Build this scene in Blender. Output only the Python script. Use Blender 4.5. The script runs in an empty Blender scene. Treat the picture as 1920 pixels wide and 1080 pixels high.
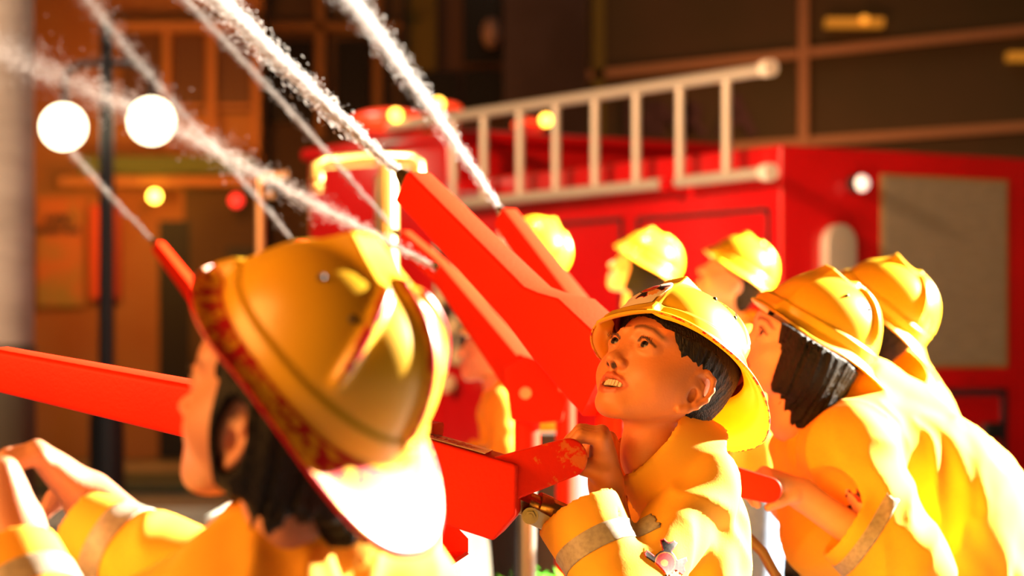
import bpy, bmesh, math, random
import numpy as np
from mathutils import Vector, Matrix
from mathutils.bvhtree import BVHTree
random.seed(7); RNG = np.random.default_rng(7)
SC = bpy.context.scene; COL = SC.collection
PI = math.pi
# ------------------------------------------------------------------ camera, world, lights, exposure
FPX = 4533.0; CAMZ = 1.05; HORIZON = 650.0
def P(px, py, d):
    """world point seen at pixel (px,py) at distance d in front of the camera"""
    return np.array([(px-960)/FPX*d, d, CAMZ+(HORIZON-py)/FPX*d])
cd = bpy.data.cameras.new('camera'); cam = bpy.data.objects.new('camera', cd); COL.objects.link(cam)
cam.location = (0, 0, CAMZ); cam.rotation_euler = (PI/2, 0, 0)
cd.sensor_width = 36; cd.lens = FPX/1920*36; cd.shift_y = (HORIZON-540)/1920
cd.dof.use_dof = True; cd.dof.focus_distance = 3.12; cd.dof.aperture_fstop = 4.3
cd.clip_start = .05; cd.clip_end = 200
SC.camera = cam
w = bpy.data.worlds.new('night'); SC.world = w; w.use_nodes = True
w.node_tree.nodes['Background'].inputs[0].default_value = (.9, .42, .16, 1)
w.node_tree.nodes['Background'].inputs[1].default_value = .065
SC.view_settings.view_transform = 'Standard'; SC.view_settings.look = 'None'
SC.view_settings.exposure = 0; SC.view_settings.gamma = 1; SC.view_settings.use_curve_mapping = False
def lamp(name, kind, loc, tgt, power, col, **kw):
    l = bpy.data.lights.new(name, kind); l.energy = power; l.color = col
    for k, v in kw.items(): setattr(l, k, v)
    o = bpy.data.objects.new(name, l); COL.objects.link(o); o.location = loc
    o.rotation_euler = (Vector(tgt)-Vector(loc)).to_track_quat('-Z', 'Y').to_euler()
    return o
lamp('stage_spot', 'SPOT', (7.6, 7.0, 4.1), (.2, 3.9, 1.10), 62000, (1, .90, .72), spot_size=math.radians(70), spot_blend=.25, shadow_soft_size=.10)
lamp('warm_fill', 'AREA', (-3.0, 1.5, 2.1), (.3, 3.4, .95), 180, (1, .42, .10), shape='SQUARE', size=1.8)  # unseen fill, added at the left to warm the children's shaded sides
lamp('truck_flood', 'SPOT', (-4.2, 5.0, 4.2), (-.2, 11.0, 1.2), 3000, (1, .62, .34), spot_size=math.radians(44), spot_blend=.5, shadow_soft_size=.25)
lamp('rail_spot', 'SPOT', (-1.6, 5.6, 3.6), (-.42, 8.0, 1.65), 1500, (1, .72, .35), spot_size=math.radians(20), spot_blend=.5, shadow_soft_size=.05)
lamp('pavement_spot', 'SPOT', (.3, 6.5, 6.5), (0, 8.6, .5), 3200, (.95, 1, .9), spot_size=math.radians(26), spot_blend=.5, shadow_soft_size=.2)
lamp('facade_fill', 'POINT', tuple(P(380, 255, 19.6)), (0, 0, 0), 80, (1, .30, .05), shadow_soft_size=.2)  # hidden point light added in front of the upper facade
lamp('shop_fill', 'POINT', tuple(P(150, 350, 19.8)), (0, 0, 0), 70, (1, .42, .08), shadow_soft_size=.15)  # second hidden light, added to warm the lower shop front
lamp('hall_glow', 'POINT', tuple(P(1500, 250, 16.5)), (0, 0, 0), 50, (1, .42, .16), shadow_soft_size=.3)
lamp('yard_glow', 'AREA', (1, 15, 7), (1, 19, 1), 55, (1, .72, .45), shape='SQUARE', size=3)
lamp('kerb_fill', 'SPOT', (-2.2, 12, 6.5), (-2.0, 13.6, 0), 900, (1, .88, .70), spot_size=math.radians(60), spot_blend=.6, shadow_soft_size=.3)  # unseen source, added to brighten the paving bands at the left
lamp('pillar_spot', 'SPOT', (-.6, 5.5, 3.6), tuple(P(20, 300, 11)), 420, (1, .85, .72), spot_size=math.radians(24), spot_blend=.6, shadow_soft_size=.1)
# ------------------------------------------------------------------ materials
MATS = {}
def mat(name, col, rough=.5, metal=0, emis=None, es=0, vcol=None, bump=None, noise=None, transl=0, coat=0, sss=0, wear=None, spec=.5):
    if name in MATS: return MATS[name]
    m = bpy.data.materials.new(name); m.use_nodes = True; nt = m.node_tree; N = nt.nodes; L = nt.links
    b = N['Principled BSDF']; b.inputs['Roughness'].default_value = rough; b.inputs['Metallic'].default_value = metal
    b.inputs['Base Color'].default_value = (*col, 1)
    b.inputs['Specular IOR Level'].default_value = spec
    b.inputs['Coat Weight'].default_value = coat; b.inputs['Coat Roughness'].default_value = .15
    src = None
    tc = N.new('ShaderNodeTexCoord')
    if vcol:
        a = N.new('ShaderNodeAttribute'); a.attribute_name = vcol; src = a.outputs['Color']
    if noise:   # (scale, colour2, lo, hi, stretch)
        sc, c2, lo, hi = noise[:4]
        n = N.new('ShaderNodeTexNoise'); n.inputs['Scale'].default_value = sc; n.inputs['Detail'].default_value = 5
        if len(noise) > 4:
            mp = N.new('ShaderNodeMapping'); mp.inputs['Scale'].default_value = noise[4]
            L.new(tc.outputs['Object'], mp.inputs[0]); L.new(mp.outputs[0], n.inputs['Vector'])
        else: L.new(tc.outputs['Object'], n.inputs['Vector'])
        r = N.new('ShaderNodeMapRange'); r.inputs[1].default_value = lo; r.inputs[2].default_value = hi
        L.new(n.outputs[0], r.inputs[0])
        mx = N.new('ShaderNodeMix'); mx.data_type = 'RGBA'; L.new(r.outputs[0], mx.inputs[0])
        mx.inputs[7].default_value = (*c2, 1)
        if src: L.new(src, mx.inputs[6])
        else: mx.inputs[6].default_value = (*col, 1)
        src = mx.outputs[2]
    if wear:    # paint chips where the point attribute 'wear' is high: (scale, colour)
        a = N.new('ShaderNodeAttribute'); a.attribute_name = 'wear'
        n = N.new('ShaderNodeTexNoise'); n.inputs['Scale'].default_value = wear[0]; n.inputs['Detail'].default_value = 6; n.inputs['Roughness'].default_value = .65
        L.new(tc.outputs['Object'], n.inputs['Vector'])
        ad = N.new('ShaderNodeMath'); ad.operation = 'ADD'; L.new(a.outputs['Fac'], ad.inputs[0]); L.new(n.outputs[0], ad.inputs[1])
        r = N.new('ShaderNodeMapRange'); r.inputs[1].default_value = .98; r.inputs[2].default_value = 1.04; L.new(ad.outputs[0], r.inputs[0])
        mx = N.new('ShaderNodeMix'); mx.data_type = 'RGBA'; L.new(r.outputs[0], mx.inputs[0])
        if src: L.new(src, mx.inputs[6])
        else: mx.inputs[6].default_value = (*col, 1)
        mx.inputs[7].default_value = (*wear[1], 1); src = mx.outputs[2]
    if src: L.new(src, b.inputs['Base Color'])
    if emis: b.inputs['Emission Color'].default_value = (*emis, 1); b.inputs['Emission Strength'].default_value = es
    if sss:
        b.inputs['Subsurface Weight'].default_value = sss; b.inputs['Subsurface Radius'].default_value = (.012, .004, .002); b.inputs['Subsurface Scale'].default_value = 1
    if bump:
        n = N.new('ShaderNodeTexNoise'); n.inputs['Scale'].default_value = bump[0]; n.inputs['Detail'].default_value = 4
        if len(bump) > 2:
            mp = N.new('ShaderNodeMapping'); mp.inputs['Scale'].default_value = bump[2]
            L.new(tc.outputs['Object'], mp.inputs[0]); L.new(mp.outputs[0], n.inputs['Vector'])
        else: L.new(tc.outputs['Object'], n.inputs['Vector'])
        bp = N.new('ShaderNodeBump'); bp.inputs['Distance'].default_value = bump[1]; bp.inputs['Strength'].default_value = .8
        L.new(n.outputs[0], bp.inputs['Height']); L.new(bp.outputs[0], b.inputs['Normal'])
    if transl:
        t = N.new('ShaderNodeBsdfTranslucent'); mxs = N.new('ShaderNodeMixShader'); mxs.inputs[0].default_value = transl
        if src: L.new(src, t.inputs[0])
        else: t.inputs[0].default_value = (*col, 1)
        L.new(b.outputs[0], mxs.inputs[1]); L.new(t.outputs[0], mxs.inputs[2]); L.new(mxs.outputs[0], N['Material Output'].inputs[0])
    MATS[name] = m; return m
M_helm = lambda: mat('helmet_yellow', (1, .56, .022), .34, transl=.22, coat=.15, noise=(9, (.97, .49, .018), .45, .75), wear=(85, (.62, .008, .015)))
M_helmred = lambda: mat('helmet_inside_red', (.30, .006, .012), .6)
M_jack = lambda: mat('jacket_yellow', (1, .50, .030), .85, transl=.06, noise=(16, (.95, .43, .024), .4, .8), bump=(420, .00018))
M_stripe = lambda: mat('reflective_grey', (.42, .36, .27), .45, noise=(150, (.30, .26, .20), .4, .7))
M_skin = lambda: mat('skin', (.8, .35, .15), .48, vcol='Col', sss=.12, bump=(300, .0004))
M_hair = lambda: mat('black_hair', (.006, .0035, .003), .5, spec=.25, bump=(60, .004, (9, 9, .8)))
M_red = lambda: mat('red_gun_paint', (.90, .024, .002), .5, spec=.15, noise=(7, (.80, .020, .002), .45, .8), bump=(160, .0006), wear=(60, (.85, .16, .02)))
M_brass = lambda: mat('brass', (.80, .48, .16), .25, 1)
M_steel = lambda: mat('steel', (.60, .55, .48), .3, 1)
M_black = lambda: mat('black', (.012, .011, .012), .5)
M_jean = lambda: mat('blue_denim', (.20, .28, .42), .9, noise=(60, (.28, .36, .5), .4, .7))
M_trous = lambda: mat('black_trousers', (.015, .014, .016), .9)
M_shoe = lambda: mat('dark_shoe', (.03, .03, .035), .6)
# ------------------------------------------------------------------ object helpers
def tag(o, label, cat=None, group=None, kind=None):
    o['label'] = label
    if cat: o['category'] = cat
    if group: o['group'] = group
    if kind: o['kind'] = kind
    return o
def empty(name, loc, label, cat, group=None):
    o = bpy.data.objects.new(name, None); COL.objects.link(o); o.location = tuple(loc); o.empty_display_size = .1
    return tag(o, label, cat, group)
def link(name, me, mats, parent=None, smooth=False):
    """mesh data is in world coordinates; the object is placed so that it stays there under its parent"""
    o = bpy.data.objects.new(name, me); COL.objects.link(o)
    for m in (mats if isinstance(mats, (list, tuple)) else [mats]): me.materials.append(m)
    if smooth: me.polygons.foreach_set('use_smooth', [True]*len(me.polygons))
    if parent is None:      # origin at the base of the mesh
        n = len(me.vertices); co = np.empty(n*3); me.vertices.foreach_get('co', co); co = co.reshape(-1, 3)
        c = np.array([co[:, 0].mean(), co[:, 1].mean(), co[:, 2].min()])
        me.vertices.foreach_set('co', (co-c).ravel()); o.location = c
    else:
        o.parent = parent
        q = parent; off = Vector((0, 0, 0))
        while q: off += q.location; q = q.parent
        o.location = -off
    me.update(); return o
def mesh_np(V, F, name='m'):
    me = bpy.data.meshes.new(name); V = np.asarray(V, float)
    me.from_pydata(V.tolist(), [], [list(map(int, f)) for f in F]); me.update(); return me
def quads_np(V, Q, name='m'):
    me = bpy.data.meshes.new(name); n = len(V); q = len(Q)
    me.vertices.add(n); me.vertices.foreach_set('co', np.asarray(V, np.float32).ravel())
    me.loops.add(q*4); me.loops.foreach_set('vertex_index', np.asarray(Q, np.int32).ravel())
    me.polygons.add(q); me.polygons.foreach_set('loop_start', np.arange(0, q*4, 4, dtype=np.int32))
    me.update(calc_edges=True); me.validate(); return me
def colattr(me, C):
    a = me.color_attributes.new('Col', 'FLOAT_COLOR', 'POINT')
    C4 = np.ones((len(C), 4), np.float32); C4[:, :3] = C; a.data.foreach_set('color', C4.ravel())
def wattr(me, W):
    a = me.attributes.new('wear', 'FLOAT', 'POINT'); a.data.foreach_set('value', np.asarray(W, np.float32))
class MB:
    """collects simple solids into one mesh"""
    def __init__(s): s.V = []; s.F = []; s.I = []
    def add(s, V, F, mi=0):
        o = len(s.V); s.V += [tuple(map(float, v)) for v in V]; s.F += [[i+o for i in f] for f in F]; s.I += [mi]*len(F)
    def box(s, lo, hi, mi=0):
        x0, y0, z0 = lo; x1, y1, z1 = hi
        s.hexa([(x0,y0,z0),(x1,y0,z0),(x1,y1,z0),(x0,y1,z0)], [(x0,y0,z1),(x1,y0,z1),(x1,y1,z1),(x0,y1,z1)], mi)
    def hexa(s, a, b, mi=0):
        s.add(list(a)+list(b), [[3,2,1,0],[4,5,6,7],[0,1,5,4],[1,2,6,5],[2,3,7,6],[3,0,4,7]], mi)
    def obox(s, o, ax, ay, az, mi=0):
        o = np.array(o, float); ax, ay, az = map(lambda v: np.array(v, float), (ax, ay, az))
        s.hexa([o, o+ax, o+ax+ay, o+ay], [o+az, o+az+ax, o+az+ax+ay, o+az+ay], mi)
    def tube(s, pts, rad, n=12, mi=0, cap=True):
        pts = [np.array(p, float) for p in pts]; m = len(pts)
        if not hasattr(rad, '__len__'): rad = [rad]*m
        rings = []; prev = None
        for i, p in enumerate(pts):
            t = pts[min(i+1, m-1)]-pts[max(i-1, 0)]; t /= np.linalg.norm(t)+1e-12
            if prev is None: u = np.cross(t, [0, 0, 1] if abs(t[2]) < .9 else [1, 0, 0])
            else: u = prev-t*prev.dot(t)
            u /= np.linalg.norm(u)+1e-12; v = np.cross(t, u); prev = u
            rings.append([p+rad[i]*(math.cos(a)*u+math.sin(a)*v) for a in [2*PI*k/n for k in range(n)]])
        V = [q for r in rings for q in r]; F = []
        for i in range(m-1):
            for k in range(n): F.append([i*n+k, i*n+(k+1) % n, (i+1)*n+(k+1) % n, (i+1)*n+k])
        if cap: F.append(list(range(n))[::-1]); F.append([(m-1)*n+k for k in range(n)])
        s.add(V, F, mi)
    def sphere(s, c, r, n=24, m=14, mi=0, sc=(1, 1, 1)):
        V = [(c[0], c[1], c[2]+r*sc[2])]; F = []
        for i in range(1, m):
            for k in range(n):
                t = PI*i/m; a = 2*PI*k/n; V.append((c[0]+r*sc[0]*math.sin(t)*math.cos(a), c[1]+r*sc[1]*math.sin(t)*math.sin(a), c[2]+r*sc[2]*math.cos(t)))
        V.append((c[0], c[1], c[2]-r*sc[2])); e = len(V)-1
        for k in range(n): F.append([0, 1+k, 1+(k+1) % n]); F.append([e, 1+(m-2)*n+(k+1) % n, 1+(m-2)*n+k])
        for i in range(m-2):
            for k in range(n): F.append([1+i*n+k, 1+(i+1)*n+k, 1+(i+1)*n+(k+1) % n, 1+i*n+(k+1) % n])
        s.add(V, F, mi)
    def build(s, name, mats, parent=None, smooth=False, bevel=0):
        me = mesh_np(s.V, s.F, name); me.polygons.foreach_set('material_index', s.I)
        bm = bmesh.new(); bm.from_mesh(me)
        bmesh.ops.recalc_face_normals(bm, faces=bm.faces)
        if bevel: bmesh.ops.bevel(bm, geom=[e for e in bm.edges if len(e.link_faces) == 2 and e.calc_face_angle(0) > .5], offset=bevel, segments=3, profile=.6, affect='EDGES', clamp_overlap=True)
        if smooth:
            for f in bm.faces: f.smooth = True
            for e in bm.edges:
                if len(e.link_faces) == 2 and e.calc_face_angle(0) > .7: e.smooth = False
        bm.to_mesh(me); bm.free()
        return link(name, me, mats, parent)
# ------------------------------------------------------------------ implicit-surface sculpting
def vnoise_tab(): return RNG.random((32, 32, 32)).astype(np.float32)
TAB = vnoise_tab()
def vnoise(p):
    i = np.floor(p).astype(np.int64); f = (p-i).astype(np.float32); f = f*f*(3-2*f)
    i &= 31; j = (i+1) & 31; a, b, c = i[:, 0], i[:, 1], i[:, 2]; d, e, g = j[:, 0], j[:, 1], j[:, 2]; u, v, w_ = f[:, 0], f[:, 1], f[:, 2]
    L = lambda A, B, t: A+(B-A)*t
    return L(L(L(TAB[a, b, c], TAB[d, b, c], u), L(TAB[a, e, c], TAB[d, e, c], u), v), L(L(TAB[a, b, g], TAB[d, b, g], u), L(TAB[a, e, g], TAB[d, e, g], u), v), w_)
def axis(lo, hi, fine, hf, hc):
    """grid positions lo..hi, step hf inside the fine spans, growing to hc outside"""
    out = [lo]; x = lo; h = hc
    while x < hi:
        d = min([0 if a <= x <= b else min(abs(a-x), abs(b-x)) for a, b in fine] or [9])
        ahead = min([a-x for a, b in fine if a > x] or [9])
        h = min(hc, max(hf, hf+d*.22)); h = min(h, max(hf, ahead)); x += h; out.append(x)
    return np.array(out)
ID = (np.eye(3), np.zeros(3))
class SDF:
    def __init__(s, X, Y, Z):
        s.x, s.y, s.z = [a.astype(np.float32) for a in (X, Y, Z)]
        s.F = np.full((len(X), len(Y), len(Z)), .05, np.float32); s.hm = .01
    @staticmethod
    def uniform(lo, hi, h):
        return SDF(*[np.arange(lo[i], hi[i]+h, h) for i in range(3)])
    def _blk(s, c, r):
        sl = []
        for a, ci, ri in zip((s.x, s.y, s.z), c, r):
            i0 = max(0, np.searchsorted(a, ci-ri)-2); i1 = min(len(a), np.searchsorted(a, ci+ri)+2); sl.append(slice(i0, max(i0, i1)))
        return tuple(sl), s.x[sl[0]][:, None, None], s.y[sl[1]][None, :, None], s.z[sl[2]][None, None, :]
    def _loc(s, X, Y, Z, fr):
        R, o = fr; X = X-np.float32(o[0]); Y = Y-np.float32(o[1]); Z = Z-np.float32(o[2]); R = R.astype(np.float32)
        return [R[0, i]*X+R[1, i]*Y+R[2, i]*Z for i in range(3)]
    def _merge(s, sl, d, k, op):
        F = s.F[sl]
        if op == 'add':
            if k > 0: h = np.maximum(k-np.abs(F-d), 0)/k; s.F[sl] = np.minimum(F, d)-h*h*k*.25
            else: s.F[sl] = np.minimum(F, d)
        else:
            d = -d
            if k > 0: h = np.maximum(k-np.abs(F-d), 0)/k; s.F[sl] = np.maximum(F, d)+h*h*k*.25
            else: s.F[sl] = np.maximum(F, d)
    def ell(s, c, r, k=.01, op='add', fr=ID, rot=None):
        c = np.array(c, float); r = np.array(r, float); R, o = fr
        wc = R@c+o; R2 = R if rot is None else R@rot
        m = r.max()+k+.008; sl, X, Y, Z = s._blk(wc, (m, m, m))
        if s.F[sl].size == 0: return
        a, b, g = s._loc(X, Y, Z, (R2, wc))
        k0 = np.sqrt((a/r[0])**2+(b/r[1])**2+(g/r[2])**2)+1e-9; k1 = np.sqrt((a/r[0]**2)**2+(b/r[1]**2)**2+(g/r[2]**2)**2)+1e-9
        s._merge(sl, (k0*(k0-1)/k1).astype(np.float32), k, op)
    def cap(s, a, b, r1, r2=None, k=.01, op='add', fr=ID, flat=None, sq=None):
        """round cone from a to b; flat='b' cuts it square at b; sq=(axis,scale) flattens the section"""
        R, o = fr; a = R@np.array(a, float)+o; b = R@np.array(b, float)+o; r2 = r1 if r2 is None else r2
        m = max(r1, r2)+k+.008; lo = np.minimum(a, b)-m; hi = np.maximum(a, b)+m
        sl, X, Y, Z = s._blk((lo+hi)/2, (hi-lo)/2)
        if s.F[sl].size == 0: return
        ba = b-a; L2 = ba.dot(ba)+1e-12; X = X-a[0]; Y = Y-a[1]; Z = Z-a[2]
        t = (X*ba[0]+Y*ba[1]+Z*ba[2])/L2; h = np.clip(t, 0, 1)
        qx, qy, qz = X-ba[0]*h, Y-ba[1]*h, Z-ba[2]*h
        if sq is not None:
            ax, scl = np.array(sq[0], float), sq[1]; ax = ax/np.linalg.norm(ax); pr = (qx*ax[0]+qy*ax[1]+qz*ax[2])*(1/scl-1)
            qx, qy, qz = qx+pr*ax[0], qy+pr*ax[1], qz+pr*ax[2]
        d = np.sqrt(qx*qx+qy*qy+qz*qz)-(r1+(r2-r1)*h)
        if sq is not None: d = d*min(1, sq[1])
        if flat == 'b': d = np.maximum(d, (t-1)*math.sqrt(L2))
        s._merge(sl, d.astype(np.float32), k, op)
    def chain(s, pts, rad, k=.004, op='add', fr=ID):
        for i in range(len(pts)-1): s.cap(pts[i], pts[i+1], rad[i], rad[i+1], k, op, fr)
    def collar(s, c0, c1, r0, r1, t, fr=ID, gap=None, k=.004):
        """conical shell of thickness t round the axis c0->c1, open towards gap (dir, half angle)"""
        c0 = np.array(c0, float); c1 = np.array(c1, float); m = max(r0, r1)+.02+np.linalg.norm(c1-c0)/2
        sl, X, Y, Z = s._blk((c0+c1)/2, (m, m, m)); ax = c1-c0; L_ = np.linalg.norm(ax); ax = ax/L_
        X = X-c0[0]; Y = Y-c0[1]; Z = Z-c0[2]; h = X*ax[0]+Y*ax[1]+Z*ax[2]
        qx, qy, qz = X-ax[0]*h, Y-ax[1]*h, Z-ax[2]*h; q = np.sqrt(qx*qx+qy*qy+qz*qz)
        d = np.abs(q-(r0+(r1-r0)*h/L_))-t; d = np.maximum(d, np.abs(h-L_/2)-L_/2)
        if gap is not None:
            g = np.array(gap[0], float); g = g-ax*g.dot(ax); g /= np.linalg.norm(g)
            cs = (qx*g[0]+qy*g[1]+qz*g[2])/(q+1e-6); d = np.maximum(d, (cs-math.cos(gap[1]))*q)
        s._merge(sl, d.astype(np.float32), k, 'add')
    def cut(s, p, n, within=None):
        """remove everything on the side of plane (p,n) the normal points to, within a ball (c,r)"""
        c, r = within; sl, X, Y, Z = s._blk(c, (r, r, r)); n = np.array(n, float)/np.linalg.norm(n)
        d = (X-p[0])*n[0]+(Y-p[1])*n[1]+(Z-p[2])*n[2]
        ball = (X-c[0])**2+(Y-c[1])**2+(Z-c[2])**2 < r*r
        F = s.F[sl]; s.F[sl] = np.where(ball, np.maximum(F, d), F)
    def clip_dome(s, hf, hs=1):
        """nothing pokes through the helmet shell"""
        R, o = hf; sl, X, Y, Z = s._blk(o, (.3, .3, .3)); a, b, c = s._loc(X, Y, Z, hf); b0 = b+.020*hs; c0 = c-.026*hs
        a, b0, c0 = a/hs/1.03, b0/hs, c0/hs; r = (.0825, .0985, .0880); k0 = np.sqrt((a/r[0])**2+(b0/r[1])**2+(c0/r[2])**2)+1e-9; k1 = np.sqrt((a/r[0]**2)**2+(b0/r[1]**2)**2+(c0/r[2]**2)**2)+1e-9
        zl = np.interp(b, [-.2, -.12, -.02, .08, .14], [-.042, -.012, .010, .018, .020]); s.F[sl] = np.maximum(s.F[sl], np.minimum(c-zl, k0*(k0-1)/k1).astype(np.float32))
    def near(s, fn, band=.02):
        """add fn(points) to the field close to the surface"""
        idx = np.nonzero(np.abs(s.F) < band); p = np.stack([s.x[idx[0]], s.y[idx[1]], s.z[idx[2]]], 1)
        s.F[idx] += fn(p)
    def mesh(s, name):
        F = s.F; ax = (s.x, s.y, s.z); n1, n2, n3 = F.shape; ins = F < 0
        cells = []; pos = []; quads = []
        for d in range(3):
            a = [slice(None)]*3; b = [slice(None)]*3; a[d] = slice(0, -1); b[d] = slice(1, None)
            ia, ib = ins[tuple(a)], ins[tuple(b)]; e = np.argwhere(ia != ib)
            if len(e) == 0: continue
            e2 = e.copy(); e2[:, d] += 1; fa = F[tuple(e.T)]; fb = F[tuple(e2.T)]; t = fa/(fa-fb)
            pt = np.stack([ax[k][e[:, k]] for k in range(3)], 1); pt[:, d] += t*(ax[d][e2[:, d]]-ax[d][e[:, d]])
            u, v = (d+1) % 3, (d+2) % 3; ok = (e[:, u] > 0) & (e[:, v] > 0) & (e[:, u] < F.shape[u]-1) & (e[:, v] < F.shape[v]-1)
            e = e[ok]; pt = pt[ok]; fa = fa[ok]; q = []
            for du, dv in ((-1, -1), (0, -1), (0, 0), (-1, 0)):
                c = e.copy(); c[:, u] += du; c[:, v] += dv; key = (c[:, 0]*n2+c[:, 1])*n3+c[:, 2]; q.append(key); cells.append(key); pos.append(pt)
            q = np.stack(q, 1); q[fa >= 0] = q[fa >= 0][:, ::-1]; quads.append(q)
        key = np.concatenate(cells); pt = np.concatenate(pos); uq, inv = np.unique(key, return_inverse=True); inv = inv.ravel()
        cnt = np.bincount(inv, minlength=len(uq)); V = np.stack([np.bincount(inv, pt[:, k], len(uq))/cnt for k in range(3)], 1)
        Q = np.searchsorted(uq, np.concatenate(quads))
        return V, Q
def relax(V, Q, n=1, lam=.5):
    for _ in range(n):
        S = np.zeros_like(V); C = np.zeros(len(V))
        for a, b in ((0, 1), (1, 2), (2, 3), (3, 0)):
            for k in range(3): S[:, k] += np.bincount(Q[:, a], V[Q[:, b], k], len(V))+np.bincount(Q[:, b], V[Q[:, a], k], len(V))
            C += np.bincount(Q[:, a], minlength=len(V))+np.bincount(Q[:, b], minlength=len(V))
        V = V+lam*(S/np.maximum(C, 1)[:, None]-V)
    return V
def vnormals(V, Q):
    n = np.cross(V[Q[:, 2]]-V[Q[:, 0]], V[Q[:, 3]]-V[Q[:, 1]]); N = np.zeros_like(V)
    for a in range(4):
        for k in range(3): N[:, k] += np.bincount(Q[:, a], n[:, k], len(V))
    return N/(np.linalg.norm(N, axis=1)[:, None]+1e-12)
def peel(name, V, Q, pred, off, m, parent, label=None):
    """a thin layer lying on the surface where pred(points) holds"""
    N = vnormals(V, Q); ok, planes = pred(V); q = Q[ok[Q].all(1)]
    if len(q) == 0: return None
    u, inv = np.unique(q, return_inverse=True); n = len(u); inv = inv.reshape(-1, 4)
    me = quads_np(V[u]+N[u]*off, inv, name); bm = bmesh.new(); bm.from_mesh(me)
    for co, no in planes:      # clean straight edges
        bmesh.ops.bisect_plane(bm, geom=bm.verts[:]+bm.edges[:]+bm.faces[:], plane_co=tuple(co), plane_no=tuple(no), clear_outer=True)
    bm.to_mesh(me); bm.free()
    if not me.polygons: return None
    o = link(name, me, m, parent, True)
    sm = o.modifiers.new('s', 'SOLIDIFY'); sm.thickness = off*1.2; sm.offset = -1
    if label: o['label'] = label
    return o
def rot(y, p, r):
    y, p, r = map(math.radians, (y, p, r)); cy, sy, cp, sp, cr, sr = math.cos(y), math.sin(y), math.cos(p), math.sin(p), math.cos(r), math.sin(r)
    return np.array([[cy, -sy, 0], [sy, cy, 0], [0, 0, 1]])@np.array([[1, 0, 0], [0, cp, -sp], [0, sp, cp]])@np.array([[cr, 0, sr], [0, 1, 0], [-sr, 0, cr]])
nrm = lambda v: np.array(v, float)/(np.linalg.norm(v)+1e-12)
# ------------------------------------------------------------------ heads, hands, helmets, hair
def sculpt_head(g, fr, detail=True, mouth='open'):
    A = lambda c, r, k=.012, **q: g.ell(c, r, k, fr=fr, **q)
    A((0, -.012, .022), (.071, .086, .080)); A((0, .026, .028), (.056, .047, .052), .015)
    A((0, .024, -.028), (.057, .050, .060), .02)
    for s in (-1, 1):
        A((s*.031, .042, -.036), (.026, .0255, .027), .014)
        g.cap((s*.053, .002, -.045), (s*.016, .052, -.080), .015, .014, .022, fr=fr)
        A((s*.058, .000, -.014), (.015, .030, .036), .02); A((s*.047, .024, -.030), (.018, .028, .030), .018)
    A((0, .0570, -.079), (.019, .0180, .0150), .014); A((0, .052, -.058), (.027, .024, .022), .012)
    g.cap((0, -.022, -.055), (0, -.034, -.12), .036, .033, .022, fr=fr)
    if not detail:
        g.cap((0, .070, .0), (0, .088, -.030), .007, .010, .010, fr=fr)
        for s in (-1, 1):
            A((s*.029, .079, .001), (.015, .008, .009), .01, op='sub'); A((s*.0285, .060, .0), (.0135, .0115, .009), .004)
            ear(g, fr, s, False)
        A((0, .078, -.0535), (.019, .006, .004), .004); A((0, .0765, -.064), (.017, .007, .0045), .004)
        return
    # brow, sockets, lids
    for s in (-1, 1):
        g.cap((s*.014, .069, .018), (s*.044, .056, .018), .008, .006, .012, fr=fr)
        A((s*.029, .083, .000), (.017, .0125, .010), .010, op='sub')
        A((s*.0292, .0585, .0), (.0175, .0150, .0130), .006)
        A((s*.0292, .083, .0004), (.0138, .0160, .0066), .0012, op='sub')                # eye opening
        g.chain([(s*.0158, .0675, .0030), (s*.024, .0745, .0082), (s*.033, .0735, .0082), (s*.0435, .063, .0014)], [.0010, .0015, .0015, .0010], .002, fr=fr)
        g.chain([(s*.0158, .0675, -.0035), (s*.025, .0730, -.0074), (s*.034, .0705, -.0070), (s*.0430, .0625, -.0008)], [.0008, .0010, .0010, .0008], .002, fr=fr)
    # nose
    g.cap((0, .0645, .002), (0, .0815, -.0245), .0055, .0075, .013, fr=fr)
    A((0, .0850, -.0300), (.0092, .0092, .0080), .006)
    for s in (-1, 1):
        A((s*.0112, .0775, -.0330), (.0070, .0078, .0062), .005)
        A((s*.0055, .0850, -.0385), (.0032, .0052, .0050), .0012, op='sub', rot=rot(0, 35, 0))
    g.cap((0, .0800, -.0385), (0, .0775, -.0475), .0035, .003, .006, fr=fr)
    # mouth: opening, then lips around it
    if mouth == 'open':
        A((0, .0740, -.0595), (.0215, .0210, .0082), .003, op='sub')
        up = [(-.0250, .0640, -.0570), (-.015, .0722, -.0515), (-.005, .0780, -.0495), (0, .0778, -.0505), (.005, .0780, -.0495), (.015, .0722, -.0515), (.0250, .0640, -.0570)]
        lo = [(-.0245, .0635, -.0590), (-.014, .0705, -.0670), (0, .0745, -.0700), (.014, .0705, -.0670), (.0245, .0635, -.0590)]
    else:
        up = [(-.020, .0665, -.0585), (-.010, .0745, -.0550), (0, .0770, -.0550), (.010, .0745, -.0550), (.020, .0665, -.0585)]
        lo = [(-.018, .0665, -.0615), (0, .0755, -.0640), (.018, .0665, -.0615)]
    g.chain(up, [.0020, .0030, .0034, .0031, .0034, .0030, .0020] if len(up) == 7 else [.002, .0036, .004, .0036, .002], .0025, fr=fr)
    g.chain(lo, [.0022, .0040, .0046, .0040, .0022] if len(lo) == 5 else [.002, .0045, .002], .0025, fr=fr)
    for s in (-1, 1): ear(g, fr, s, True)
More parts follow.
